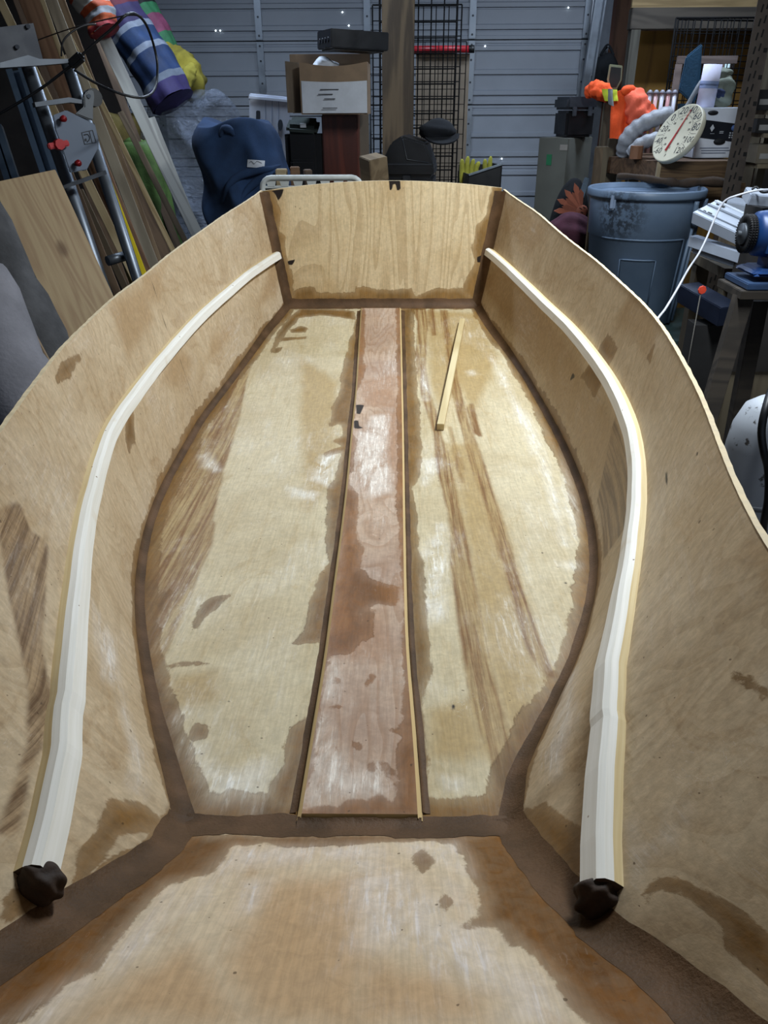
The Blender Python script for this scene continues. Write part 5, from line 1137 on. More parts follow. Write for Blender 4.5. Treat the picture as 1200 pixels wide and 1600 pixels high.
# low left corner: pale strip, red-tipped bar, padded grey roll, grey pipe
leaner('pale_strip', 'long pale wood strip leaning low at the left edge beside the grey padding', 'strip', (-6, 420), 2.1, (80, 580), 2.05, 12, 0.02, tw(0), None, up=0.15)
p0, p1 = at(54, 500, 2.3), at(90, 478, 2.75)
rt = thing('red_tipped_beam', 'dark steel beam with a bright red end behind the knotty board', 'beam', (0, 0, 0))
M_ = frame(p1 - p0, None, (0, 0, 1), (p0 + p1) / 2); L_ = (p1 - p0).length; w_ = wd(17, p0)
bb = B(); bb._merge(B().box((0, 0, 0), (L_, w_, w_ * 0.9), None, 0.003).bm, M_, 0); bb.build('beam', mat('3e4046', 0.6), rt)
bb = B(); bb._merge(B().box((-L_ / 2 - 0.006, 0, 0), (0.02, w_ * 1.02, w_ * 0.92), None, 0.003).bm, M_, 0); bb.build('red_end', mat('a81d2a', 0.5), rt)
B().box(((p0.x + p1.x) / 2, (p0.y + p1.y) / 2 + 0.05, (p0.z - w_ / 2) / 2), (0.05, 0.05, p0.z - w_ * 0.45)).build('stand_post', mat('2c2d30', 0.6), rt)
leaner('grey_pipe', 'grey-green plastic pipe leaning under the knotty board', 'pipe', (82, 500), 2.6, (100, 545), 2.6, 12, 0.03, mat('5b666c', 0.5), None, up=0.0)
def roll(name, label, a, b_, r, m, wr=0.012):
    d_ = (b_ - a); bb = B(); N = 26
    for j in range(1):
        pts = [a + d_ * (i / N) for i in range(N + 1)]
        bb.tube(pts, [r * (1 + 0.06 * math.sin(i * 1.3) + 0.03 * math.sin(i * 2.9)) for i in range(N + 1)], 20)
    return tag(bb.build(name, m), label, 'padding')
a, b_ = at(-60, 440, 1.75), at(60, 690, 1.62); b_ = a + (b_ - a) * ((a.z - 0.12) / (a.z - b_.z))
roll('padded_roll', 'soft grey padded roll leaning in the lower left corner beside the boat', a, b_, 0.10, cloth_mat('77767c', 120, 0.18))
a, b_ = at(-46, 330, 2.3), at(30, 480, 2.2); b_ = a + (b_ - a) * ((a.z - 0.09) / (a.z - b_.z))
roll('grey_bundle', 'dark grey fabric bundle standing at the left edge behind the pale strip', a, b_, 0.085, cloth_mat('4a4a4c', 120, 0.35))

# cable with an inline plug
M_CBL = mat('14161a', 0.45)
def cable(name, label, pts, r, m=M_CBL):
    return tag(B().tube(crom(pts, 8), r, 8).build(name, m), label, 'cable')
Yc = 2.72
cb = thing('power_cable', 'black power cable with an inline plug looping across the saw top', 'cable', (0, 0, 0))
B().tube(crom([at(-25, 192, Yc), at(30, 160, Yc), at(70, 134, Yc), at(104, 108, Yc), at(118, 97, Yc), at(128, 86, Yc), at(150, 66, Yc), at(178, 42, Yc), at(196, 24, Yc), at(212, 22, Yc + 0.1), at(228, 38, Yc + 0.2), at(240, 70, Yc + 0.3), at(246, 104, Yc + 0.3), at(242, 138, Yc + 0.2), at(224, 152, Yc + 0.05), at(190, 147, Yc), at(150, 130, Yc), at(116, 109, Yc - 0.01)], 8), 0.0042, 8).build('cord', M_CBL, cb)
q0, q1 = at(110, 103, Yc - 0.005), at(129, 86, Yc - 0.005); bb = B(); bb._merge(B().box((0, 0, 0), ((q1 - q0).length, 0.028, 0.026), None, 0.006).bm, frame(q1 - q0, None, (0, -1, 0.2), (q0 + q1) / 2), 0); bb.build('plug', M_BLACK, cb)
cable('thin_wire', 'thin brown wire strung across the leaning boards above the saw', [at(50, 66, 3.3), at(100, 48, 3.2), at(150, 34, 3.1), at(200, 24, 3.05), at(222, 26, 3.0)], 0.0022, mat('4b4038', 0.6))
cable('black_lead', 'short black lead curving up from the right saw pipe', [at(96, 88, 2.9), at(98, 66, 2.9), at(112, 50, 2.92), at(132, 40, 2.95), at(150, 38, 2.98)], 0.003)

# wind socks and flags rolled up in the corner
def sock(name, label, a, b_, r0, r1, bands, seed=0, cat='wind sock'):
    """rolled fabric tube in coloured bands; bands = [(share, colour)]"""
    t = thing(name, label, cat, (0, 0, 0)); r_ = random.Random(seed); d_ = b_ - a; tot = sum(s for s, _ in bands); u0 = 0.0; ex = d_.cross(Vector((0, 1, 0))).normalized(); ey = d_.normalized().cross(ex)
    for s, c in bands:
        u1 = u0 + s / tot
        def fn(u, v, u0=u0, u1=u1):
            U = u0 + (u1 - u0) * u; q = 2 * math.pi * v; r = r0 + (r1 - r0) * U
            f = 1 + 0.06 * math.sin(4 * q + seed + 2 * U) + 0.035 * math.sin(9 * q - seed + 9 * U) + 0.03 * math.sin(2 * q + 31 * U)
            return a + d_ * U + ex * (math.cos(q) * r * f) + ey * (math.sin(q) * r * f) + Vector((0.012 * math.sin(U * 9 + seed), 0, 0))
        B().grid(fn, 8, 36).build('fabric_band', cloth_mat(c, 260, 0.3, 0.75), t); u0 = u1
    B().grid(lambda u, v: a + d_ + (ex * math.cos(6.2832 * v) + ey * math.sin(6.2832 * v)) * r1 * (1 - u) + d_.normalized() * 0.03 * u, 3, 24).build('fabric_end', cloth_mat(bands[-1][1], 260, 0.3, 0.75), t)
    return t
sock('wind_sock', 'blue and purple rolled wind sock with pale stripes in the back corner', at(150, -46, 5.3), at(272, 160, 5.15), 0.115, 0.13, [(0.12, '4a1a26'), (0.05, '6d727c'), (0.08, '4a1520'), (0.05, '6d727c'), (0.10, '541a28'), (0.16, '2a2248'), (0.05, '767e8c'), (0.14, '193257'), (0.05, '767e8c'), (0.22, '162c50'), (0.06, '5c6470'), (0.14, '2a2050')], 1)
sock('wind_sock', 'orange and white striped wind sock in the top left corner', at(126, -30, 4.75), at(166, 50, 4.7), 0.085, 0.075, [(0.2, '7a7c80'), (0.15, '98401c'), (0.2, '97958f'), (0.12, '98401c'), (0.14, '7a7c80'), (0.12, 'a04820'), (0.1, '7c2024')], 2)
sock('rolled_flag', 'rolled green, black and pink flag beside the blue wind sock', at(198, -26, 5.55), at(282, 130, 5.5), 0.11, 0.08, [(0.22, '2f7048'), (0.12, '101214'), (0.13, '2f7048'), (0.22, '7d3c58'), (0.25, '2f6a45'), (0.14, '1c3a2a'), (0.2, '3c6e4a')], 3, 'flag')
b = B(); 
yb = thing('yellow_sack', 'yellow fabric sack hanging at the lower end of the rolled flag', 'sack', at(285, 115, 5.45))
o0 = Vector(yb.location)
ftube(B(), [at(252, 70, 5.5) - o0, at(266, 90, 5.48) - o0, at(284, 112, 5.44) - o0, at(292, 134, 5.42) - o0, at(288, 156, 5.42) - o0], [0.05, 0.075, 0.10, 0.115, 0.12, 0.11, 0.02], 5, 0.14, 2).build('sack_cloth', cloth_mat('857a2a', 200, 0.3), yb)
ftube(B(), [at(279, 160, 5.3) - o0, at(287, 136, 5.28) - o0, at(298, 112, 5.3) - o0, at(306, 110, 5.32) - o0], [0.015, 0.034, 0.046, 0.04, 0.012], 4, 0.16, 4).build('sack_flap', cloth_mat('948a34', 200, 0.3), yb)
# what the flags hang from
B().cyl(at(180, -60, 5.9) - o0, at(300, 160, 5.7) - o0, 0.012).build('flag_pole', M_STUD, yb)

# clear plastic sheeting
def film_mat():
    b = NB('clear_film'); v = b.coord('Object'); n = b.noise(v, 7, 6, 0.65, 1.2); n2 = b.noise(v, 26, 4, 0.6, 0.8)
    b.bump(b.math('ADD', n, b.math('MULTIPLY', n2, 0.5)), 1.0, 0.05)
    b.b.inputs['Base Color'].default_value = (*hx('8d97aa'), 1); b.b.inputs['Roughness'].default_value = 0.12; b.b.inputs['IOR'].default_value = 1.5
    tr = b.node('ShaderNodeBsdfTransparent'); mx = b.node('ShaderNodeMixShader'); f = b.rng(n, 0.3, 0.75, 0.16, 0.6)
    b.put(mx.inputs[0], f); b.t.links.new(tr.outputs[0], mx.inputs[1]); b.t.links.new(b.b.outputs[0], mx.inputs[2])
    b.t.links.new(mx.outputs[0], b.n['Material Output'].inputs['Surface']); return b.m
pc_ = at(288, 230, 4.95)
ps = drape('plastic_sheet', (pc_.x + 0.05, 5.32, 0.004), 0.29, 0.17, at(280, 150, 4.95).z, film_mat(), 11, 6, 0.10, 0.16, (-0.10, 0), 110, 90, 2.2, 0.25)
for v in ps.data.vertices:
    q = v.co; v.co = q + Vector((0.03 * math.sin(q.z * 17 + q.y * 11), 0.03 * math.sin(q.x * 19 + q.z * 13), 0.03 * math.sin(q.x * 15 + 2) * math.cos(q.y * 17) * (q.z > 0.1)))
tag(ps, 'crumpled clear plastic sheeting bunched in the corner beside the blue blanket', 'plastic sheet')
# green fabric behind the boards
gf = drape('green_tarp', (at(243, 300, 4.9).x + 0.03, 4.98, 0.003), 0.12, 0.10, at(232, 222, 4.9).z, cloth_mat('58743a', 120, 0.4, 0.6), 21, 6, 0.1, 0.12, (-0.12, 0), 80, 60, 2.2, 0.2)
tag(gf, 'bright green nylon tarp bundle behind the leaning boards', 'tarp')
gb = drape('olive_sack', (at(205, 260, 5.0).x - 0.02, 5.35, 0.003), 0.16, 0.12, at(195, 180, 5.2).z, cloth_mat('7a6a36', 120, 0.35, 0.8), 22, 5, 0.1, 0.12, (-0.12, 0), 64, 50, 2.2, 0.2)
tag(gb, 'olive-yellow sack behind the leaning boards, left of the green tarp', 'sack')
# ---------------------------------------------------------------- right: shelf, jacket, dial, bin, grinder
M_OLD = wood('6f6552', '54493a', 'Z', 0.8, 6); M_OLDX = wood('6b5038', '523b28', 'X', 0.75, 12)
# tall carton standing on its end
Yc_ = 5.05
pN = at(889, 216, Yc_); ztop = pN.z; aL, aR = math.radians(140), math.radians(38)
dl, dr = Vector((math.cos(aL), math.sin(aL), 0)), Vector((math.cos(aR), math.sin(aR), 0))
dr = Vector((math.sin(aL), -math.cos(aL), 0)); la, lb_ = 0.20, 0.30
cen = Vector((pN.x, Yc_, 0)) + dl * la / 2 + dr * lb_ / 2
o = thing('tall_carton', 'tall closed grey-brown carton standing on the floor right of the garage door', 'box', cen, (0, 0, math.atan2(dr.y, dr.x)))
B().box((0, 0, ztop / 2), (lb_, la, ztop), None, 0.004).build('carton_body', mat('5f6059', 0.85, 0, 0.1, 6), o)
B().box((0, 0, ztop + 0.001), (lb_ * 0.98, 0.05, 0.002)).build('tape_strip', mat('77746a', 0.4), o)
B().box((-lb_ / 2 - 0.001, 0.02, ztop - 0.12), (0.002, 0.035, 0.06)).build('green_mark', mat('1f6b45', 0.7), o)
B().box((-lb_ / 2 - 0.001, -la * 0.36, ztop - 0.05), (0.002, 0.05, 0.03)).build('paper_label', mat('8c8780', 0.8), o)
CART = cen.copy()
# black case on the carton
p = at(917, 207, 5.2)
o = thing('tool_case', 'black moulded tool case with a grey lid lying on top of the tall carton', 'case', (cen.x + 0.03, cen.y - 0.03, ztop + 0.003), (0, 0, math.radians(12)))
hh = at(917, 152, 5.15).z - ztop; ww = wd(45, p)
B().box((0, 0, hh * 0.33), (ww, 0.19, hh * 0.66), None, 0.014).build('case_body', mat('0c0d11', 0.4), o)
B().box((0, 0, hh * 0.84), (ww * 1.08, 0.21, hh * 0.32), None, 0.014).build('case_lid', mat('2e3238', 0.4), o)
for k in (-1, 1): B().box((k * ww * 0.28, -0.108, hh * 0.64), (0.025, 0.012, 0.05), None, 0.003).build('latch', mat('3c4046', 0.4), o)
# weathered posts under the jacket
for i, (px, pyt, w, Y, lab, lean) in enumerate(((951, 160, 13, 5.02, 'narrow grey weathered post rising to the orange jacket, left of the pair', 0.0), (941, 229, 19, 4.86, 'stout grey-brown post standing in front, behind the left rim of the grey bin', 0.0), (960, 216, 18, 4.93, 'short pale-topped post directly under the orange jacket', 0.0))):
    p = at(px, pyt, Y); o = tag(B().box((0, 0, p.z / 2), (wd(w, p), 0.05, p.z), None, 0.003).build('timber_post', M_OLD), lab, 'post', 'weathered posts under the jacket'); o.location = (p.x, Y, 0)
leaner('thin_board', 'thin brown board on edge leaning along the left side of the grey bin', 'board', (936, 232), 4.62, (921, 380), 4.5, 12, 0.02, wood('6e5a40', '54432f', 'X'), None, up=0.0)

# orange jacket
jk = thing('orange_jacket', 'bright orange safety jacket with a yellow and silver stripe hung over the posts', 'jacket', at(972, 215, 4.80))
J0 = Vector(jk.location); MO = cloth_mat('f0561e', 200, 0.16, 0.85, 0.4); MO2 = cloth_mat('f2694a', 200, 0.12, 0.85, 0.4); MOD = cloth_mat('b8391a', 200, 0.2, 0.85)
def jp(px, py, Y): return at(px, py, Y) - J0
def clothpatch(quad, fold, nfold, bulge, th=0.012, nu=30, nv=24, seed=0):
    """curved cloth panel over four corner points (tl, tr, br, bl) with vertical folds"""
    tl, tr_, br, bl_ = [Vector(q) for q in quad]; b = B()
    def fn(u, v, s=0.0):
        p = (tl * (1 - u) + tr_ * u) * (1 - v) + (bl_ * (1 - u) + br * u) * v
        dy = -bulge * math.sin(math.pi * u) ** 0.6 - fold * math.sin(nfold * 6.283 * u + seed + 1.5 * v) * (0.3 + 0.7 * v) - 0.4 * fold * math.sin(9 * v + 5 * u + seed)
        return p + Vector((0.3 * fold * math.sin(5 * v + seed), dy + s, 0.3 * fold * math.sin(7 * u + seed) * (1 if v > 0.5 else -1)))
    b.grid(lambda u, v: fn(u, v), nu, nv); b.grid(lambda u, v: fn(1 - u, v, th), nu, nv)
    for e in (lambda u, v: fn(u, 1.0, th * v), lambda u, v: fn(1 - u, 0.0, th * v), lambda u, v: fn(0.0, u, th * v), lambda u, v: fn(1.0, 1 - u, th * v)): b.grid(e, nu, 1)
    return b
clothpatch([jp(956, 142, 4.84), jp(988, 140, 4.84), jp(984, 216, 4.80), jp(953, 217, 4.80)], 0.010, 2.2, 0.05, seed=1).build('jacket_body', MO, jk)
ftube(B(), [jp(982, 146, 4.86), jp(992, 164, 4.80), jp(1000, 186, 4.78), jp(1004, 208, 4.79)], [0.03, 0.062, 0.072, 0.068, 0.064, 0.058, 0.015], 4, 0.13, 1, n=10).build('sleeve', MO2, jk)
ftube(B(), [jp(916, 152, 5.0), jp(926, 141, 4.98), jp(938, 142, 4.94), jp(952, 150, 4.90)], [0.012, 0.034, 0.044, 0.046, 0.044, 0.03], 4, 0.14, 3, n=10).build('sleeve', MO, jk)
clothpatch([jp(984, 142, 4.95), jp(1000, 147, 4.95), jp(1028, 172, 4.98), jp(1010, 190, 4.92)], 0.008, 1.6, 0.03, seed=3).build('back_panel', MOD, jk)
clothpatch([jp(1006, 162, 4.97), jp(1022, 163, 4.97), jp(1030, 182, 4.95), jp(1014, 196, 4.92)], 0.006, 1.2, 0.03, seed=5).build('jacket_hem', MO, jk)
b = B(); b.tube(crom([jp(973, 146, 4.80), jp(980, 141, 4.79), jp(988, 141, 4.82), jp(997, 149, 4.86)], 5), [0.012, 0.02, 0.024, 0.026, 0.026, 0.025, 0.025, 0.024, 0.024, 0.024, 0.022, 0.02, 0.018, 0.016, 0.013, 0.01], 10); b.build('collar', MO, jk)
for quad, m, nm in (([jp(940, 139, 4.84), jp(964, 140, 4.78), jp(966, 158, 4.765), jp(945, 158, 4.82)], cloth_mat('d2dc40', 200, 0.1), 'yellow_stripe'), ([jp(948, 139, 4.815), jp(957, 139, 4.79), jp(959, 167, 4.765), jp(951, 163, 4.79)], cloth_mat('7c8084', 200, 0.1, 0.4), 'silver_stripe')):
    clothpatch(quad, 0.003, 1, 0.02, 0.006, 12, 10, 2).build(nm, m, jk)
# dark camouflage bag hung on the wall with a paddle-shaped light before it
p = at(955, 118, 6.7)
o = thing('camouflage_bag', 'dark camouflage bag hanging on the wall right of the door track', 'bag', (p.x, 6.9, p.z - 0.16))
bb = B(); blob(bb, (0, 0, 0.16), (0.11, 0.07, 0.16), 5, 0.1); bb.build('bag_body', cloth_mat('1d2024', 60, 0.5), o)
bb = B(); bb.tube(crom([(-0.05, 0, 0.30), (0, 0.02, 0.37), (0.05, 0, 0.30)], 6), 0.010, 8); bb.build('strap', cloth_mat('1d2024', 60, 0.5), o)
B().cyl((0, 0.10, 0.345), (0, 0.0, 0.36), 0.006, n=8).build('hook', M_SCREW, o)
p = at(959, 126, 5.0)
o = thing('paddle_light', 'small dark paddle-shaped panel with a pale yellowish rim on a white stem', 'lamp', (p.x, 5.0, at(959, 160, 5.0).z))
M_ = Matrix(((1, 0, 0, 0), (0, 0, -1, 0), (0, 1, 0, 0), (0, 0, 0, 1))); s = wd(1, p); zc = at(959, 144, 5.0).z - o.location.z
pol = lambda k: [(x * s * k, zc + (y * k + (1 - k) * 20) * s) for x, y in ((-10, 38), (10, 36), (11, 16), (5, 3), (-5, 3), (-11, 16))]
B().prism(pol(1.0), 0.016, M_, 0, 0.003).build('rim', mat('8f9478', 0.6), o)
B().prism(pol(0.8), 0.004, Matrix.Translation((0, -0.016, 0)) @ M_, 0, 0.001).build('face', mat('262a2a', 0.4), o)
B().box((0, 0.0, zc * 0.5 + 0.01), (s * 8, 0.014, zc + 0.02), None, 0.003).build('stem', M_PAPER, o)

# wall side beyond: beam, ochre panel, grey post
M_RACK = wood('8a7a74', '6d5f5a', 'X', 0.7, 6)
MOC = wood('7f5d22', '694a18', 'Z', 0.6, 4)
p = at(1090, 48, 6.3); xa, xb = at(1000, 48, 6.3).x, at(1184, 48, 6.3).x; h0, h1 = at(1119, 148, 6.3), at(1150, 92, 6.3); xc = (xa + xb) / 2
bb = B()
for x0, x1, z0, z1 in ((xa, h0.x, 0, p.z), (h1.x, xb, 0, p.z), (h0.x, h1.x, 0, h0.z), (h0.x, h1.x, h1.z, p.z)): bb.box(((x0 + x1) / 2 - xc, 0, (z0 + z1) / 2), (x1 - x0, 0.018, z1 - z0))
o = tag(bb.build('ochre_panel', MOC), 'ochre-yellow plywood panel with a square opening, standing behind the folded wire crate', 'panel'); o.location = (xc, 6.3, 0)
a, b_ = at(984, 30, 5.95), at(1215, 30, 5.95); hB = at(1090, 12, 5.95).z - at(1090, 46, 5.95).z
o = thing('shelf_frame', 'dark timber shelf frame with a heavy top beam at the upper right', 'frame', ((a.x + b_.x) / 2, 5.95, 0))
B().box((0, 0, a.z), (b_.x - a.x, 0.09, hB), None, 0.004).build('top_beam', wood('4a433a', '37312a', 'X', 0.8, 6), o)
for px in (990, 1208):
    x = at(px, 60, 5.95).x - o.location.x; B().box((x, 0.0, (a.z - hB / 2) / 2), (0.06, 0.08, a.z - hB / 2)).build('upright', wood('5d5a50', '48443b', 'Z', 0.8, 6) if px < 1000 else M_OLD, o)
o = B().box((0, 0, 0), (b_.x - a.x, 0.03, 0.16)).build('upper_board', wood('8a7550', '6d5a3a', 'X', 0.75, 7)); tag(o, 'tan board fixed along the top of the dark shelf frame', 'board'); o.location = ((a.x + b_.x) / 2, 5.95, a.z + hB / 2 + 0.082)

# folded wire crate
def crate(label, x0, x1, Y, zt, zb, nx, nz, r, lean):
    t = thing('wire_crate', label, 'crate', ((x0 + x1) / 2, Y, zb), (lean, 0, 0)); w, h = x1 - x0, zt - zb
    for L_, dy, n1, n2, sk in ((0, 0.0, nx, nz, 0.0), (1, 0.05, nx - 2, nz - 1, 0.03)):
        for i in range(n1 + 1):
            x = -w / 2 + w * i / n1 + sk; B().cyl((x, dy, 0), (x, dy, h), r * (1.8 if i in (0, n1) else 1), n=5).build('upright_wire', M_WIRE, t)
        for j in range(n2 + 1):
            z = h * j / n2; B().cyl((-w / 2 + sk, dy, z), (w / 2 + sk, dy, z * (0.985 if L_ else 1)), r * (1.8 if j in (0, n2) else 1), n=5).build('cross_wire', M_WIRE, t)
    return t
SHZ = at(1090, 250, 4.5).z                       # top of the shelf slab
crate('folded black wire dog crate standing on edge at the back of the shelf', at(1048, 100, 5.25).x, at(1178, 100, 5.25).x, 5.25, at(1100, 26, 5.2).z, SHZ + 0.004, 13, 11, 0.0032, math.radians(-2))
# day-lit little window in the wall far behind the crate
p = at(1136, 112, 7.08); wn = thing('window_1', None, None, (p.x, 7.09, p.z)); wn['kind'] = 'structure'
we = bpy.data.materials.new('daylit_pane'); we.use_nodes = True; n_ = we.node_tree.nodes['Principled BSDF']; n_.inputs['Emission Color'].default_value = (0.55, 0.85, 1, 1); n_.inputs['Emission Strength'].default_value = 0.8
ws = at(1170, 112, 7.0).x - at(1100, 112, 7.0).x
for k in (-1, 1): B().box((k * ws * 0.25, -0.088, 0), (ws * 0.46, 0.006, 0.5)).build('pane', we, wn)
for k in (-1, 0, 1): B().box((k * ws * 0.5, -0.092, 0), (0.035, 0.02, 0.54)).build('window_frame', M_RACK, wn)
for k in (-1, 1): B().box((0, -0.092, k * 0.26), (ws + 0.03, 0.02, 0.035)).build('window_frame', M_RACK, wn)

# shelf slab with its near corner towards the camera
cN = at(1028, 268, 4.42); e1 = Vector((1, 0.10, 0)).normalized(); e2 = Vector((-0.10, 1, 0)).normalized(); e2 = Vector((-e1.y, e1.x, 0))
sh = thing('timber_shelf', 'thick timber shelf with a pale corner, carrying the round dial and the printed box', 'shelf', (cN.x, cN.y, 0), (0, 0, math.atan2(e1.y, e1.x)))
sw, sd, sth = 0.46, 1.15, SHZ - at(1028, 281, 4.42).z
SHEAR = -0.17                                      # the left end board runs back and outward
b = B(); b.prism([(0, 0), (sw, 0), (sw, sd), (0.06, sd), (0.06, 0.5), (-0.11, 0.46)], sth - 0.002, Matrix.Translation((0, 0, SHZ - sth)), 0, 0.003); b.build('deck', M_OLDX, sh)
B().box((sw / 2, -0.012, SHZ - sth / 2 - 0.001), (sw - 0.006, 0.022, sth), None, 0.002).build('front_board', wood('6f573b', '57412b', 'X', 0.7, 18), sh)
B()._merge(B().box((0, 0, 0), (0.02, 0.02, sth), None, 0.002).bm, Matrix.Translation((-0.004, -0.012, SHZ - sth / 2 - 0.001)), 0).build('corner_strip', mat('a08f72', 0.7), sh)
for x, yv in ((0.11, 0.62), (sw - 0.06, 0.62), (0.11, sd - 0.06), (sw - 0.06, sd - 0.06)):
    B().box((x, yv, (SHZ - sth) / 2), (0.06, 0.06, SHZ - sth)).build('leg', M_OLD, sh)
B().box((sw / 2 + 0.1, 0.0, SHZ - sth - 0.10), (sw * 0.7, 0.02, 0.16), None, 0.002).build('lower_board', wood('6f573b', '57412b', 'X', 0.7, 18), sh)
b = B(); pts = [at(964, 276, 4.36), at(990, 276, 4.34), at(1020, 281, 4.32), at(1046, 284, 4.30), at(1062, 287, 4.30), at(1085, 285, 4.30), at(1112, 284, 4.30), at(1140, 287, 4.30), at(1150, 288, 4.3)]
b.tube(crom(pts, 4), [0.014 + 0.012 * (i / 32) + 0.003 * math.sin(i * 1.1) for i in range(33)], 10)
tag(b.build('bark_pole', mat('3a2c20', 0.85, 0, 0.3, 20, 0.5)), 'rough dark pole lying along the front of the timber shelf above the bin', 'pole')

# round dial thermometer
vd = (at(1058, 207, 4.42) - CAM).normalized(); rv = (RT - vd * RT.dot(vd)).normalized(); uv_ = rv.cross(vd)   # axes square to the line of sight
rx = (rv * 23 + uv_ * 1 - vd * 26.6).normalized(); ux = (rv * 12 + uv_ * 31 + vd * 11.5).normalized()
Yd = 4.42; cD = at(1058, 208, Yd - 0.02); k1 = wd(1, cD); R0 = 46.0 * k1
ux = (ux - rx * ux.dot(rx)).normalized(); nz_ = rx.cross(ux)
MD = Matrix((rx, ux, nz_)).transposed().to_4x4(); MD.translation = cD
th_ = bpy.data.objects.new('dial_thermometer', None); COL.objects.link(th_); th_.matrix_world = MD
tag(th_, 'round cream dial thermometer with black numerals and a red pointer, leaning on the printed box', 'thermometer')
MCR = mat('c9c4ae', 0.45, 0, 0.04, 8)
B().lathe([(0.0001, -0.03), (R0 * 0.97, -0.03), (R0 * 1.0, -0.024), (R0 * 1.0, 0.0), (R0 * 0.985, 0.004), (R0 * 0.95, 0.001), (0.0001, 0.0)], 56).build('dial', MCR, th_)
for i, s in enumerate(('-60', '-40', '-20', '0', '20', '40', '60', '80', '100', '120')):
    q = math.radians(-140 + 280 / 9 * i); r_ = R0 * 0.80
    text(s, R0 * (0.36 if len(s) < 3 else 0.30), Matrix.Translation((r_ * math.sin(q), r_ * math.cos(q), 0.0012)), M_INK, th_, 'numeral')
    q2 = math.radians(-140 + 280 / 9 * (i + 0.5))
    if i < 9: B()._merge(B().box((0, R0 * 0.80, 0.001), (R0 * 0.012, R0 * 0.26, 0.001)).bm, Matrix.Rotation(-q2, 4, 'Z'), 0).build('tick', M_INK, th_)
    text(('-50', '-40', '-30', '-20', '-10', '0', '10', '20', '30', '50')[i], R0 * 0.10, Matrix.Translation((R0 * 0.50 * math.sin(q), R0 * 0.50 * math.cos(q), 0.0012)), M_INK, th_, 'small_numeral')
text('F', R0 * 0.13, Matrix.Translation((-0.02 * R0, -R0 * 0.78, 0.0012)), M_INK, th_, 'scale_letter'); text('C', R0 * 0.10, Matrix.Translation((0, -R0 * 0.5, 0.0012)), M_INK, th_, 'scale_letter')
for k in range(46):
    q = math.radians(-140 + 280 / 45 * k); B()._merge(B().box((0, R0 * 0.615, 0.001), (R0 * 0.01, R0 * 0.05, 0.001)).bm, Matrix.Rotation(-q, 4, 'Z'), 0).build('tick', M_INK, th_)
q = math.radians(10); B().prism([(-0.045 * R0, -R0 * 0.62), (0.045 * R0, -R0 * 0.62), (0.008 * R0, R0 * 0.80), (-0.008 * R0, R0 * 0.80)], 0.002, Matrix.Rotation(-q, 4, 'Z') @ Matrix.Translation((0, 0, 0.003)), 0).build('pointer', mat('a5252c', 0.4), th_)
B().lathe([(0.03 * R0, 0), (0.03 * R0, 0.005), (0.0001, 0.006)], 16).build('pivot', mat('8a2a2e', 0.4), th_)

# printed white and black carton
Yp = 4.62
a, b_ = at(1078, 250, Yp), at(1152, 250, Yp); pw = b_.x - a.x; phh = at(1120, 169, Yp).z - SHZ
o = thing('printed_carton', 'white carton with a slanted black band and small icons, behind the round dial', 'box', ((a.x + b_.x) / 2, Yp + 0.12, SHZ + 0.003), (0, 0, math.radians(3)))
MWH = mat('dbe2ee', 0.55, 0, 0.04); MNV = mat('11141f', 0.45)
B().box((0, 0, phh / 2), (pw, 0.24, phh), None, 0.003).build('carton_body', MWH, o)
fy = -0.1212; MF = Matrix(((1, 0, 0, 0), (0, 0, 1, fy), (0, 1, 0, 0), (0, 0, 0, 1)))
B().prism([(-pw / 2, phh * 0.42), (pw / 2, phh * 0.30), (pw / 2, phh * 0.66), (-pw / 2, phh * 0.78)], 0.0012, Matrix.Translation((0, -0.0012, 0)) @ MF).build('black_band', MNV, o)
B().lathe([(0.0001, 0), (0.028, 0), (0.028, 0.002), (0.0001, 0.002)], 24, Matrix.Translation((-pw * 0.22, fy - 0.002, phh * 0.90)) @ Matrix.Diagonal((1, 1, 0.42, 1)) @ Matrix.Rotation(math.pi / 2, 4, 'X')).build('hand_hole', mat('15171c', 0.7), o)
B().lathe([(0.0001, 0), (0.032, 0), (0.032, 0.002), (0.0001, 0.002)], 24, Matrix.Translation((pw * 0.02, fy - 0.0035, phh * 0.33)) @ Matrix.Diagonal((1, 1, 0.5, 1)) @ Matrix.Rotation(math.pi / 2, 4, 'X')).build('hand_hole', mat('15171c', 0.7), o)
B().prism([(-0.012, 0), (0, -0.018), (0.012, 0), (0, 0.018)], 0.001, Matrix.Translation((-pw * 0.18, -0.003, phh * 0.60)) @ MF).build('diamond_icon', M_PAPER, o)
B().lathe([(0.0001, 0), (0.015, 0), (0.015, 0.001), (0.0001, 0.001)], 20, Matrix.Translation((pw * 0.28, fy - 0.003, phh * 0.60)) @ Matrix.Rotation(math.pi / 2, 4, 'X')).build('round_icon', mat('4c6ba8', 0.5), o)
for i in range(9): B().box((pw * 0.22 + 0.014 * (i % 3), fy - 0.0025, phh * (0.50 - 0.045 * (i // 3))), (0.008, 0.001, 0.006)).build('small_icon', M_PAPER, o)
for i in range(2): B().box((pw * 0.03, fy - 0.0025, phh * (0.53 - 0.03 * i)), (0.022, 0.001, 0.003)).build('printed_line', M_PAPER, o); B().box((-pw * 0.16 , fy - 0.0025, phh * (0.49 )), (0.022, 0.001, 0.003)).build('printed_line', M_PAPER, o)
for i in range(3): B().box((-pw * 0.06 + 0.01 * (i % 2), fy - 0.001, phh * (0.20 - 0.05 * i)), (pw * (0.62 - 0.1 * (i == 2)), 0.001, 0.004)).build('printed_line', mat('6a7488', 0.7), o)
B().box((pw * 0.43, fy - 0.001, phh * 0.10), (0.03, 0.001, 0.012)).build('printed_block', M_INK, o)
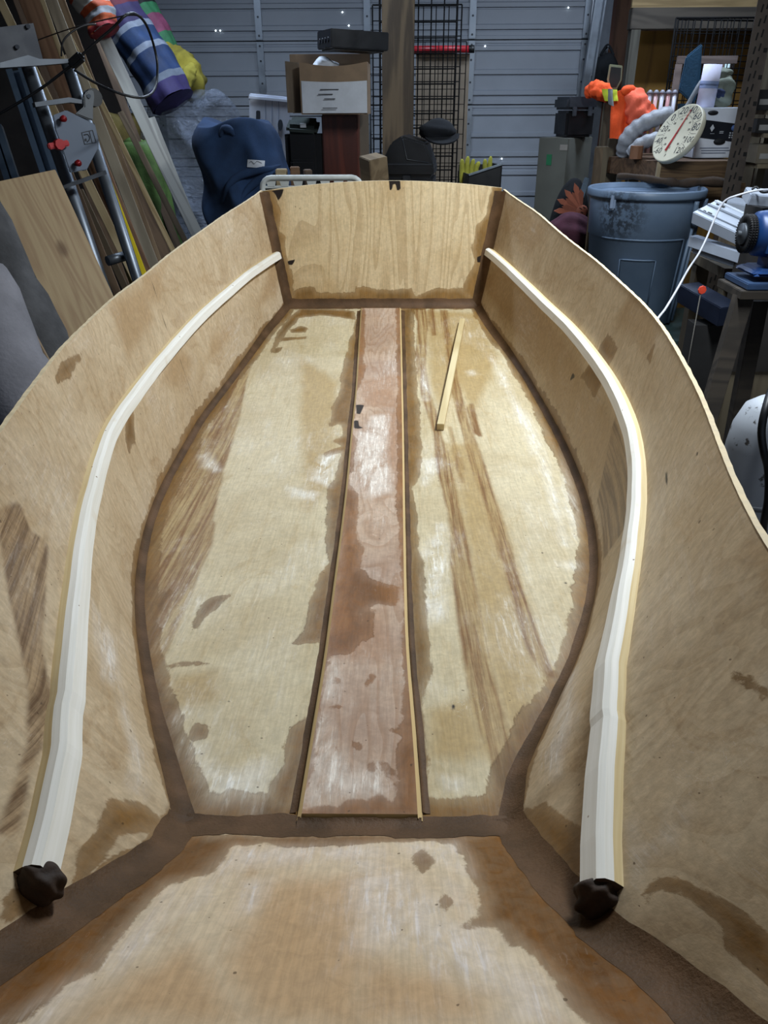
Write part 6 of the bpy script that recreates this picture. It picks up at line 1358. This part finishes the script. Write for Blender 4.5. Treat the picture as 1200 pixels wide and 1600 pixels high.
B().box((pw / 2 - 0.005, fy - 0.008, phh * 0.83), (0.03, 0.016, 0.035), None, 0.004).build('corner_clip', M_BLACK, o)
PCZ = SHZ + 0.003 + phh
# paper towel roll on the carton
p = at(1103, 168, 4.68)
o = thing('paper_towel_roll', 'white wrapped paper towel roll standing on the printed carton', 'paper roll', (p.x, 4.70, PCZ + 0.001), (0, math.radians(2), 0))
hr = at(1105, 101, 4.70).z - PCZ; rr_ = wd(13.5, p)
B().lathe([(0.018, 0.001), (rr_, 0.0), (rr_, hr), (0.018, hr), (0.018, hr - 0.03)], 32).build('paper', mat('c9c8dc', 0.75, 0, 0.04, 30), o)
for z in (0.44, 0.50): B().lathe([(rr_ + 0.0004, hr * z), (rr_ + 0.0006, hr * z + 0.001), (rr_ + 0.0006, hr * z + 0.022), (rr_ + 0.0004, hr * z + 0.023)], 32).build('blue_print', mat('8fa0c8', 0.7), o)
# grey hat and cloth bundle
o = thing('grey_cloth', 'crumpled grey-green cloth bundle with a dark blue patch beside the paper roll', 'cloth', (at(1125, 140, 4.75).x, 4.80, PCZ + 0.002))
bb = B(); blob(bb, (0.02, 0, 0.075), (0.075, 0.06, 0.082), 12, 0.14, 4); bb.build('bundle', cloth_mat('6e7468', 200, 0.3), o)
bb = B(); blob(bb, (0.0, 0.02, 0.15), (0.06, 0.05, 0.045), 13, 0.2, 4); bb.build('top_fold', cloth_mat('6e7468', 200, 0.3), o)
bb = B(); blob(bb, (0.0, -0.062, 0.065), (0.024, 0.01, 0.024), 14, 0.15, 3); bb.build('blue_patch', cloth_mat('1c2744', 200, 0.3), o)
bb = B()
for k in range(4): bb.tube(crom([(-0.02 - 0.012 * k, -0.01 - 0.01 * k, 0.16 - 0.01 * k), (-0.09 - 0.01 * k, -0.02, 0.13 - 0.02 * k), (-0.15, -0.03 + 0.01 * k, 0.02 - 0.012 * k), (-0.19 + 0.012 * k, -0.03, -0.06)], 5), 0.012, 8)
bb.build('draped_folds', cloth_mat('7c8184', 200, 0.25), o)
# blue pad
P_ = [at(1061, 142, 4.98), at(1073, 88, 4.98), at(1098, 67, 5.0), at(1094, 128, 5.0), at(1085, 165, 4.98)]
b = bmesh.new(); vs = [b.verts.new(q) for q in P_] ; f = b.faces.new(vs); r_ = bmesh.ops.extrude_face_region(b, geom=[f]); bmesh.ops.translate(b, verts=[v for v in r_['geom'] if isinstance(v, bmesh.types.BMVert)], vec=(0.01, 0.05, 0)); bmesh.ops.recalc_face_normals(b, faces=b.faces); bmesh.ops.bevel(b, geom=list(b.edges), offset=0.008, segments=2, affect='EDGES')
bb = B(); bb._merge(b, Matrix(), 0); bb.box((P_[0].x + 0.08, 5.02, (P_[4].z + SHZ) / 2), (0.11, 0.045, P_[4].z - SHZ + 0.02))
tag(bb.build('blue_pad', cloth_mat('1f4660', 90, 0.12, 0.8)), 'dark teal-blue foam pad standing on end, its corner pointing up', 'pad')
# rack of glass tubes
a, b_ = at(1004, 180, 5.0), at(1056, 180, 5.0)
o = thing('tube_rack', 'wooden rack holding a row of pale glass tubes beside the orange jacket', 'rack', ((a.x + b_.x) / 2, 5.0, SHZ + 0.004)); w_ = b_.x - a.x; zt = at(1030, 145, 5.0).z - SHZ - 0.004
for z in (0.02, zt - 0.02): B().box((0, 0.025, z), (w_, 0.015, 0.035), None, 0.002).build('rail', M_RACK, o)
for k in (-1, 1): B().box((k * (w_ / 2 - 0.01), 0.025, zt / 2), (0.018, 0.014, zt)).build('rack_end', M_RACK, o)
for k in range(5):
    x = -w_ / 2 + 0.025 + (w_ - 0.05) * k / 4; bb = B(); bb.cyl((x, 0, 0.004), (x, 0, zt - 0.006), 0.012, n=12); tb_ = bb.build('glass_tube', mat(('b9b6c4', 'c8a4a4', 'c4c6d2', 'b98a8a', 'c0c2cc')[k], 0.2), o)
    B().lathe([(0.016, zt - 0.006), (0.017, zt + 0.002), (0.008, zt + 0.014), (0.0001, zt + 0.016)], 12, Matrix.Translation((x, 0, 0))).build('tube_cap', mat('7b7c86', 0.4), tb_)
# grey wooden frame piece behind the pad
o = thing('wooden_crate_end', 'pinkish-grey wooden frame piece standing between blue pad and wire crate', 'frame', (at(1105, 92, 5.12).x, 5.12, SHZ + 0.002)); zt = at(1105, 88, 5.12).z - SHZ
B().box((0, 0, zt - 0.02), (at(1150, 92, 5.12).x - at(1056, 92, 5.12).x, 0.02, 0.04), None, 0.002).build('rail', M_RACK, o)
for px in (1062, 1128): B().box((at(px, 92, 5.12).x - o.location.x, 0.0, (zt - 0.04) / 2), (0.035, 0.02, zt - 0.04)).build('stile', M_RACK, o)
# padded silver tube
MSV = cloth_mat('8d9096', 60, 0.22, 0.5, 0.6)
def padtube(name, label, pts, r, seed):
    c_ = crom(pts, 10); bb = B(); bb.tube(c_, [r * (1 + 0.07 * math.sin(i * 1.25 + seed)) * (0.55 if i in (0, len(c_) - 1) else 1) for i in range(len(c_))], 18)
    return tag(bb.build(name, MSV), label, 'padded tube')
padtube('padded_tube', 'silver-grey quilted tube arching from under the round dial to the shelf end, upper one', [at(975, 240, 4.78), at(978, 220, 4.74), at(995, 200, 4.72), at(1022, 186, 4.70), at(1048, 178, 4.72)], 0.042, 1)
padtube('padded_tube', 'lower silver-grey quilted tube lying on the shelf behind the small wood block', [at(985, 242, 4.66), at(1000, 226, 4.63), at(1024, 217, 4.62), at(1040, 216, 4.66)], 0.034, 2)
p = at(1003, 236, 4.5); o = tag(B().cyl((0, 0, 0), (0, 0, wd(19, p)), wd(10, p), n=10, smooth=False).build('wood_round', wood('8a5f42', '6e4830', 'Z', 0.7, 8)), 'small short reddish wood round standing on the shelf in front of the silver tube', 'wood round'); o.location = (p.x, 4.60, SHZ + 0.001)

# slotted steel upright
p0, p1 = at(1195, 0, 4.12), at(1150, 300, 4.12)
o = thing('slotted_upright', 'dark brown slotted steel shelf upright running top to bottom at the right', 'upright', ((p0.x + p1.x) / 2 + 0.0, 4.12, 0)); w_ = wd(27, p1)
M_UP = mat('4a423c', 0.6, 0.3, 0.2, 12); HU = 2.75
B().box((-w_ * 0.10, 0, HU / 2), (w_ * 0.95, 0.004, HU)).build('front_flange', M_UP, o)
B().box((w_ * 0.42, 0.03, HU / 2), (0.004, 0.06, HU)).build('side_flange', M_UP, o)
sl = B()
for k in range(44):
    z = 0.35 + k * 0.054
    for dx in (-0.28, -0.02): sl.box((w_ * dx, -0.0022, z + 0.012 * (dx > -0.1)), (0.007, 0.003, 0.030), (0, math.radians(8), 0))
    if k % 2: sl.box((w_ * 0.30, -0.0022, z), (0.016, 0.003, 0.018))
tag(sl.build('slots', mat('0c0b0b', 0.9), o), kind='stuff')
# boxes on the rack beyond the upright
for i, (py0, py1, c, lab) in enumerate(((140, 172, '17181a', 'black box on the rack right of the slotted upright, uppermost'), (186, 208, '1f1e1e', 'black box on the rack right of the slotted upright, middle'), (226, 256, '6b6354', 'grey-brown box on the rack right of the slotted upright, lowest'))):
    a, b_ = at(1190, py0, 4.35), at(1190, py1, 4.35); x0, x1 = at(1180, py1, 4.35).x, at(1240, py1, 4.35).x
    t = thing('rack_box', lab, 'box', ((x0 + x1) / 2, 4.43, b_.z)); B().box((0, 0, (a.z - b_.z) / 2), (x1 - x0, 0.16, a.z - b_.z), None, 0.003).build('box_body', mat(c, 0.6), t)
    B().box((-(x1 - x0) * 0.3, -0.081, (a.z - b_.z) * 0.4), (0.05, 0.002, 0.025)).build('paper_label', mat('8a8a88', 0.7), t)
rk = thing('rack', 'dark rack of boards at the right edge holding small boxes', 'rack', (at(1225, 200, 4.4).x + 0.10, 4.45, 0))
for py in (172, 208, 256): B().box((0.0, 0, at(1190, py, 4.35).z - 0.011), (0.44, 0.22, 0.02)).build('rack_board', M_OLD, rk)
for x in (-0.10, 0.18): B().box((x, 0.13, 1.05), (0.04, 0.04, 2.1)).build('rack_post', M_OLD, rk)
o = tag(B().box((0, 0, 1.3), (1.6, 0.02, 2.6)).build('dark_board_wall', mat('2f2822', 0.85, 0, 0.3, 5)), 'dark board partition behind the rack at the right edge', 'partition'); o.location = (at(1183, 100, 5.9).x + 0.85, 5.7, 0)

# grey bin on a green tote
Yt = 4.28; cB = at(1011, 292, Yt); RB = wd(86, cB); TOT = at(1044, 512, 4.06).z; HB = cB.z - TOT
bn = thing('waste_bin', 'large blue-grey round plastic waste bin with an open rim and side handle', 'bin', (cB.x, Yt, TOT))
def bin_mat():
    b = NB('grey_bin_plastic'); v = b.coord('Object'); n = b.noise(v, 5, 4); d = b.node('ShaderNodeVectorMath', operation='DISTANCE')
    b.t.links.new(v, d.inputs[0]); d.inputs[1].default_value = (-RB * 0.62, -RB * 0.70, HB * 0.84)
    n2 = b.noise(v, 38, 5, 0.7); sc = b.math('MULTIPLY', b.rng(d.outputs['Value'], 0.06, 0.17, 1, 0), b.rng(n2, 0.42, 0.55))
    c = b.mix(b.rng(n, 0.3, 0.7), hx('62768e'), hx('70849c')); c = b.mix(b.math('MULTIPLY', sc, 0.8), c, hx('2c3036'))
    return b.done(c, 0.45)
MBN = bin_mat(); rb_ = RB * 0.80
B().lathe([(0.0001, 0.01), (rb_ * 0.95, 0.0), (rb_, 0.012), (rb_ + (RB - rb_) * 0.66, HB * 0.66), (rb_ + (RB - rb_) * 0.665 + 0.006, HB * 0.665), (RB * 0.985, HB * 0.93), (RB * 0.985, HB * 0.97), (RB * 0.96, HB * 0.97), (RB * 0.955, HB * 0.90), (rb_ * 0.95, 0.05), (0.0001, 0.03)], 64).build('bin_body', MBN, bn)
B().lathe([(RB * 0.975, HB * 0.945), (RB * 1.035, HB * 0.94), (RB * 1.045, HB * 0.955), (RB * 1.045, HB * 0.99), (RB * 1.02, HB), (RB * 0.975, HB * 0.995), (RB * 0.965, HB * 0.96)], 64).build('rim', MBN, bn)
def onbin(ang, z, off=0.0):
    r_ = rb_ + (RB - rb_) * min(1, z / HB) + off; q = math.radians(ang); return Vector((r_ * math.cos(q), r_ * math.sin(q), z))
b = B()
for z0, z1, a0, a1 in ((0.80, 0.93, -50, -22),):
    P_ = [onbin(a0, HB * 0.93, 0.012), onbin(a0, HB * 0.80, 0.02), onbin(a0 + 3, HB * 0.775, 0.022), onbin((a0 + a1) / 2, HB * 0.772, 0.024), onbin(a1 - 3, HB * 0.775, 0.022), onbin(a1, HB * 0.80, 0.02), onbin(a1, HB * 0.93, 0.012)]
    b.tube(crom(P_, 4), 0.013, 8)
b.build('handle', MBN, bn)
B().grid(lambda u, v: onbin(-50 + 28 * u, HB * (0.79 + 0.14 * v), 0.0075), 10, 3).build('handle_recess', mat('27303c', 0.6), bn)
for (a0, a1, z0, z1, nm) in ((-125, -86, 0.18, 0.52, 'panel_ridge'), ):
    P_ = [onbin(a0, HB * z0, 0.002), onbin(a0, HB * z1, 0.003)] + [onbin(a0 + (a1 - a0) * k / 6, HB * z1, 0.003) for k in range(1, 6)] + [onbin(a1, HB * z1, 0.003), onbin(a1, HB * z0, 0.002)]
    B().tube(P_, 0.0042, 6).build(nm, MBN, bn)
P_ = [onbin(-150 + 95 * k / 16, HB * 0.665, 0.004) for k in range(17)] + [onbin(-54, HB * 0.5, 0.004), onbin(-54, HB * 0.1, 0.004)]
B().tube(P_, 0.005, 6).build('panel_ridge', MBN, bn)
for a0 in (-44, -30): B().tube([onbin(a0, HB * 0.02, 0.004), onbin(a0, HB * 0.74, 0.006)], 0.009, 8).build('side_rib', MBN, bn)
B().box(onbin(-138, HB * 0.925, 0.012), (0.03, 0.02, 0.075), (0, 0, math.radians(-48)), 0.008).build('rim_notch', mat('8d9db4', 0.4), bn)
# green tote under it
tt = thing('green_tote', 'dark green plastic storage tote on the floor under the grey bin', 'tote', (at(1040, 540, 4.0).x - 0.02, 4.15, 0), (0, 0, math.radians(4)))
MG = mat('2b3d3a', 0.5, 0, 0.15, 6); twx = 0.70
B().box((0, 0, TOT * 0.43), (twx * 0.93, 0.66, TOT * 0.86), None, 0.02, 0).build('tub', MG, tt)
B().box((0, 0, TOT * 0.93), (twx, 0.72, TOT * 0.135), None, 0.014).build('lid', mat('35494a', 0.5, 0, 0.2, 9), tt)
B().box((0.14, -0.345, TOT * 0.72), (0.2, 0.02, 0.016), None, 0.004).build('handle', MG, tt)
# bag with a feather emblem
p = at(898, 326, 4.72); o = thing('black_backpack', 'black bag with an orange-pink feathered emblem between carton and grey bin', 'bag', (p.x - 0.01, 4.78, 0))
bb = B(); zc = p.z - 0.02; blob(bb, (0, 0, zc / 2), (0.16, 0.09, zc / 2 + 0.17), 31, 0.03, 4); bb.build('bag_body', cloth_mat('0f1116', 160, 0.3), o)
B().box((0.05, -0.06, zc + 0.13), (0.026, 0.02, 0.11), (math.radians(-24), math.radians(18), 0)).build('strap', cloth_mat('46535e', 160, 0.3), o)
em = []
MFE = cloth_mat('a8644e', 160, 0.15); MFE2 = cloth_mat('8e5442', 160, 0.15)
for k in range(16):
    q = math.radians(100 + 170 * k / 15); r1 = 0.12 + 0.04 * (k % 2); c0 = Vector((0.045, 0.0, zc + 0.01)); d_ = Vector((math.cos(q), 0, math.sin(q))); n_ = Vector((-d_.z, 0, d_.x))
    pts = [c0 + d_ * 0.03 - n_ * 0.006, c0 + d_ * r1 * 0.8 - n_ * 0.016, c0 + d_ * r1, c0 + d_ * r1 * 0.8 + n_ * 0.014, c0 + d_ * 0.03 + n_ * 0.006]
    B().prism([(v.x, v.z) for v in pts], 0.006, Matrix(((1, 0, 0, 0), (0, 0, -1, -0.088 + 0.0012 * (k % 3)), (0, 1, 0, 0), (0, 0, 0, 1)))).build('feather', MFE if k % 2 else MFE2, o)
B().lathe([(0.0001, 0), (0.034, 0), (0.03, 0.004), (0.0001, 0.005)], 14, Matrix.Translation((0.045, -0.094, zc + 0.01)) @ Matrix.Rotation(math.pi / 2, 4, 'X')).build('emblem_centre', MFE2, o)
for q in ((0.035, 0.015), (0.055, 0.02), (0.045, -0.006)): B().box((q[0], -0.1, zc + 0.01 + q[1]), (0.016, 0.002, 0.004), (0, 0.4, 0)).build('emblem_line', M_BLACK, o)
q = at(890, 362, 4.66) - Vector(o.location); bb = B(); blob(bb, q, (0.13, 0.075, 0.10), 41, 0.07, 4); bb.build('lower_pocket', cloth_mat('4a2634', 160, 0.3), o)

# lamp fixtures stacked on a low stand
Yf = 3.3; MFX = mat('bcc6d6', 0.35, 0.15, 0.06, 6); MFS = mat('7d8590', 0.4, 0.3, 0.1, 8)
def bar3(name, parent, a, b_, w, h, m, up_=(0, -0.55, 0.83)):
    M_ = frame(b_ - a, None, up_, (a + b_) / 2); bb = B(); bb._merge(B().box((0, 0, 0), ((b_ - a).length, w, h), None, 0.003).bm, M_, 0); return bb.build(name, m, parent), M_
fx = thing('light_fixture', 'upper white metal strip light housing with a groove and slotted end', 'light fixture', (0, 0, 0))
a, b_ = at(1100, 330, Yf + 0.1), at(1192, 373, Yf - 0.14)
hz_, M_ = bar3('housing', fx, a, b_, wd(52, a), 0.05, MFX)
L_ = (b_ - a).length; w_ = wd(52, a)
for dy, ww, m in ((0.10, 0.012, MFS), (-0.30, 0.006, MFS), (0.38, 0.006, mat('d9e0ea', 0.3))):
    bb = B(); bb._merge(B().box((0, w_ * dy, 0.026), (L_ * 0.985, ww, 0.006), None, 0.001).bm, M_, 0); bb.build('groove', m, hz_)
for dy in (0.28, -0.25):
    for dx, s in ((0.03, 0.012), (0.055, 0.02)):
        bb = B(); bb._merge(B().box((-L_ / 2 + dx, w_ * dy, 0.0262), (s, s * 0.5, 0.003)).bm, M_, 0); bb.build('slot', M_INK, hz_)
fx2 = thing('light_fixture', 'lower white metal strip light housing, seen as a narrow bar with grey side', 'light fixture', (0, 0, 0))
a2, b2_ = at(1082, 376, 3.45), at(1168, 404, 3.15); bar3('housing', fx2, a2, b2_, 0.045, 0.045, MFX, (0, -0.1, 1))
bar3('side_skirt', fx2, a2 + Vector((0, -0.024, -0.02)), b2_ + Vector((0, -0.024, -0.02)), 0.004, 0.055, MFS, (0, -0.1, 1))
fx3 = thing('light_fixture', 'white metal strip light housing lying behind the upper one, flat edge showing', 'light fixture', (0, 0, 0)); bar3('housing', fx3, at(1136, 318, 3.62), at(1240, 336, 3.5), 0.09, 0.04, MFX, (0, -0.2, 1))
st = thing('low_stand', 'dark timber stand holding the white light housings', 'stand', (at(1150, 400, 3.6).x + 0.07, 3.5, 0)); zs = at(1120, 392, 3.45).z - 0.05
B().box((0.05, 0.03, zs - 0.02), (0.55, 0.42, 0.04)).build('stand_top', M_OLD, st)
for sx in (-0.18, 0.28):
    for sy in (-0.14, 0.2): B().box((sx, sy, (zs - 0.04) / 2), (0.06, 0.06, zs - 0.04)).build('leg', M_OLD, st)
B().box((0.06, 0.12, zs + 0.09), (0.4, 0.08, 0.18)).build('packing_block', M_OLD, st)
# power strip
ps_ = thing('power_strip', 'white power strip with its lead at the right edge above the grinder', 'power strip', (0, 0, 0)); bar3('housing', ps_, at(1166, 306, 3.05), at(1270, 316, 3.05), 0.07, 0.04, MFX, (0, -0.3, 1))
bb = B(); bb.tube(crom([at(1175, 296, 3.0), at(1182, 292, 3.0), at(1190, 300, 2.98), at(1200, 300, 2.98)], 5), 0.004, 6); bb.build('lead', M_CBL, ps_)
bl_ = tag(B().box((0, 0, 0), (0.36, 0.16, 0.62)).build('dark_cupboard', mat('2a2623', 0.8, 0, 0.2, 6)), 'dark low cupboard at the right edge under the power strip', 'cupboard'); q = at(1215, 312, 3.05); bl_.location = (q.x + 0.13, 3.12, q.z - 0.02 - 0.32)
bb = B(); bb.box((0, 0, 0), (0.34, 0.14, q.z - 0.65)); o = bb.build('plinth', M_OLD, bl_); o.location = (0, 0, -0.31 - (q.z - 0.65) / 2)
cable('white_cable', 'white cable running down from the power strip across the light housings to the rim', [at(1205, 296, 2.98), at(1180, 298, 2.98), at(1150, 306, 3.0), at(1134, 313, 3.02), at(1124, 326, 3.02), at(1114, 348, 3.0), at(1104, 372, 2.98), at(1092, 396, 2.9), at(1076, 420, 2.75), at(1058, 452, 2.55), at(1040, 482, 2.35), at(1026, 502, 2.15), at(1024, 530, 2.0), at(1036, 640, 1.95), Vector((0.80, 1.9, 0.25)), Vector((0.84, 1.95, 0.02)), Vector((1.0, 2.15, 0.005))], 0.0036, mat('c9ccd6', 0.5))

# bench grinder on its stand
Yg = 2.55; MBL = mat('15386b', 0.4, 0.1, 0.15, 8); g0 = at(1211, 365, Yg)
gr = thing('bench_grinder', 'blue bench grinder with a black wire brush wheel at the right edge', 'grinder', (g0.x, Yg, g0.z))
B().lathe([(0.0001, -0.075), (0.05, -0.075), (0.066, -0.06), (0.07, -0.03), (0.07, 0.14), (0.05, 0.16), (0.0001, 0.16)], 28, Matrix.Rotation(math.pi / 2, 4, 'Y')).build('motor_housing', MBL, gr)
B().box((0.03, -0.06, -0.01), (0.15, 0.03, 0.10), None, 0.01).build('front_cover', MBL, gr)
B().box((0.04, -0.077, 0.0), (0.075, 0.003, 0.055), None, 0.001).build('nameplate', mat('8b9098', 0.4, 0.3), gr)
for k in range(3): B().box((0.04, -0.079, 0.015 - 0.014 * k), (0.05, 0.001, 0.004)).build('printed_line', M_INK, gr)
bw = B()
for k in range(44):
    q = 2 * math.pi * k / 44
    for dx in (-0.006, 0.0, 0.006): bw.cyl((-0.088 + dx, 0.03 * math.cos(q), 0.03 * math.sin(q)), (-0.088 + dx * 1.5, 0.058 * math.cos(q + 0.06), 0.058 * math.sin(q + 0.06)), 0.0046, 0.0036, n=5)
bw.lathe([(0.0001, -0.009), (0.050, -0.008), (0.050, 0.008), (0.0001, 0.009)], 30, Matrix.Translation((-0.088, 0, 0)) @ Matrix.Rotation(math.pi / 2, 4, 'Y'))
tag(bw.build('wire_brush_wheel', mat('17171a', 0.6, 0.3), gr), kind='stuff')
for sx in (-0.102, -0.078): B().lathe([(0.0001, -0.004), (0.032, -0.004), (0.032, 0.004), (0.0001, 0.006)], 20, Matrix.Translation((sx, 0, 0)) @ Matrix.Rotation(math.pi / 2 * (1 if sx > -0.1 else -1), 4, 'Y')).build('flange', M_STEEL, gr)
B().cyl((-0.118, 0, 0), (0.0, 0, 0), 0.009, n=10).build('shaft', M_STEEL, gr)
B().box((0.03, 0, -0.085), (0.10, 0.09, 0.05), None, 0.008).build('neck', MBL, gr)
zb_ = g0.z - at(1170, 428, Yg - 0.02).z
B().box((0.02, 0, -zb_ + 0.012), (0.20, 0.17, zb_ - 0.10), None, 0.01, taper=(0.72, 0.8)).build('base', MBL, gr)
B().box((0.02, 0, -zb_ - 0.026), (0.225, 0.19, 0.02), None, 0.003).build('base_flange', mat('3b5274', 0.4, 0.3), gr)
GZ = g0.z - zb_ - 0.037
gs = thing('grinder_stand', 'dark weathered plank stand under the blue grinder', 'stand', (g0.x + 0.02, Yg, 0))
MGL = wood('40382f', '2c2620', 'X', 0.85, 6)
for (qa, Ya_, qb, Yb_, w) in (((1166, 447), 2.50, (1112, 630), 2.42, 27), ((1186, 470), 2.62, (1142, 700), 2.58, 24), ((1225, 447), 2.55, (1215, 700), 2.55, 26)):
    p0, p1 = at(*qa, Ya_), at(*qb, Yb_); d_ = (p1 - p0).normalized(); p0 = p0 + d_ * ((p0.z - GZ + 0.01) / -d_.z if p0.z > GZ - 0.01 else 0); p1 = p0 + d_ * ((p0.z - 0.004) / -d_.z)
    bb = B(); bb._merge(B().box((0, 0, 0), ((p1 - p0).length, wd(w, p0), 0.04), None, 0.002).bm, frame(p1 - p0, None, (0, -1, 0.1), (p0 + p1) / 2 - Vector(gs.location)), 0); bb.build('leg', MGL, gs)
B().box((0, 0, GZ - 0.014), (0.26, 0.2, 0.026), None, 0.002).build('stand_top', MGL, gs)
bb = B(); bb.tube([Vector((-0.2, -0.06, 0.42)), Vector((-0.06, -0.07, 0.43)), Vector((0.1, -0.05, 0.46))], 0.006, 6); bb.build('rope', mat('4a4640', 0.8), gs)
# dark blue metal piece with an orange tag
p = at(1100, 474, 3.1)
o = thing('blue_steel_channel', 'dark navy steel channel piece lying low behind the grinder legs', 'channel', (0, 0, 0)); bar3('channel', o, at(1074, 456, 3.3), at(1140, 494, 3.0), 0.09, 0.075, mat('1b2438', 0.45, 0.3), (0, -0.3, 1))
cq = at(1108, 480, 3.1); B().box((cq.x + 0.02, cq.y + 0.02, (cq.z - 0.06) / 2), (0.14, 0.10, cq.z - 0.07)).build('block', mat('1d1c1c', 0.8), o)
q = at(1097, 453, 3.05); og = thing('orange_tag_clip', 'small orange plastic tag on a thin wire standing by the navy channel', 'tag', (q.x, q.y, 0))
B().lathe([(0.0001, -0.006), (0.015, -0.005), (0.017, 0), (0.015, 0.005), (0.0001, 0.006)], 8, Matrix.Translation((0, 0, q.z)) @ Matrix.Rotation(math.pi / 2, 4, 'X'), flat=True).build('tag_head', mat('e24a30', 0.5), og)
B().cyl((0, 0, 0.003), (-0.003, 0, q.z - 0.012), 0.0025, n=6).build('wire_stem', mat('5a5650', 0.5, 0.4), og)
# white gas cylinder with black hose
q = at(1203, 628, 1.72); rC = 0.085
gc = thing('gas_cylinder', 'white scuffed gas cylinder standing on the floor at the right edge', 'cylinder', (q.x + 0.02, 1.74, 0)); zt = q.z
def cyl_mat():
    b = NB('scuffed_white_paint'); v = b.coord('Object'); n = b.noise(v, 22, 6, 0.7); c = b.mix(b.rng(n, 0.60, 0.66), hx('aeb4bd'), hx('4c4a48')); return b.done(c, 0.5)
B().lathe([(rC * 0.9, 0.003), (rC, 0.02), (rC, zt - 0.12), (rC * 0.94, zt - 0.07), (rC * 0.72, zt - 0.02), (rC * 0.4, zt), (0.0001, zt)], 32).build('shell', cyl_mat(), gc)
B().lathe([(rC + 0.0006, zt - 0.26), (rC + 0.003, zt - 0.258), (rC + 0.003, zt - 0.248), (rC + 0.0006, zt - 0.246)], 32).build('band', mat('70747a', 0.5, 0.4), gc)
B().cyl((0, 0, zt - 0.005), (0, 0, zt + 0.05), 0.02, n=12).build('valve', M_STEEL, gc)
B().box((-rC * 0.80, -rC * 0.62, zt - 0.40), (0.05, 0.003, 0.02), (0, 0, math.radians(-52))).build('printed_mark', M_INK, gc)
cable('black_hose', 'black rubber hose hanging in front of the white gas cylinder', [Vector(gc.location) + Vector((0, -0.02, zt + 0.035)), at(1210, 600, 1.66), at(1197, 636, 1.60), at(1190, 672, 1.58), at(1193, 704, 1.57), at(1200, 734, 1.57), at(1200, 780, 1.57), at(1192, 830, 1.58), at(1185, 930, 1.62)], 0.0085)
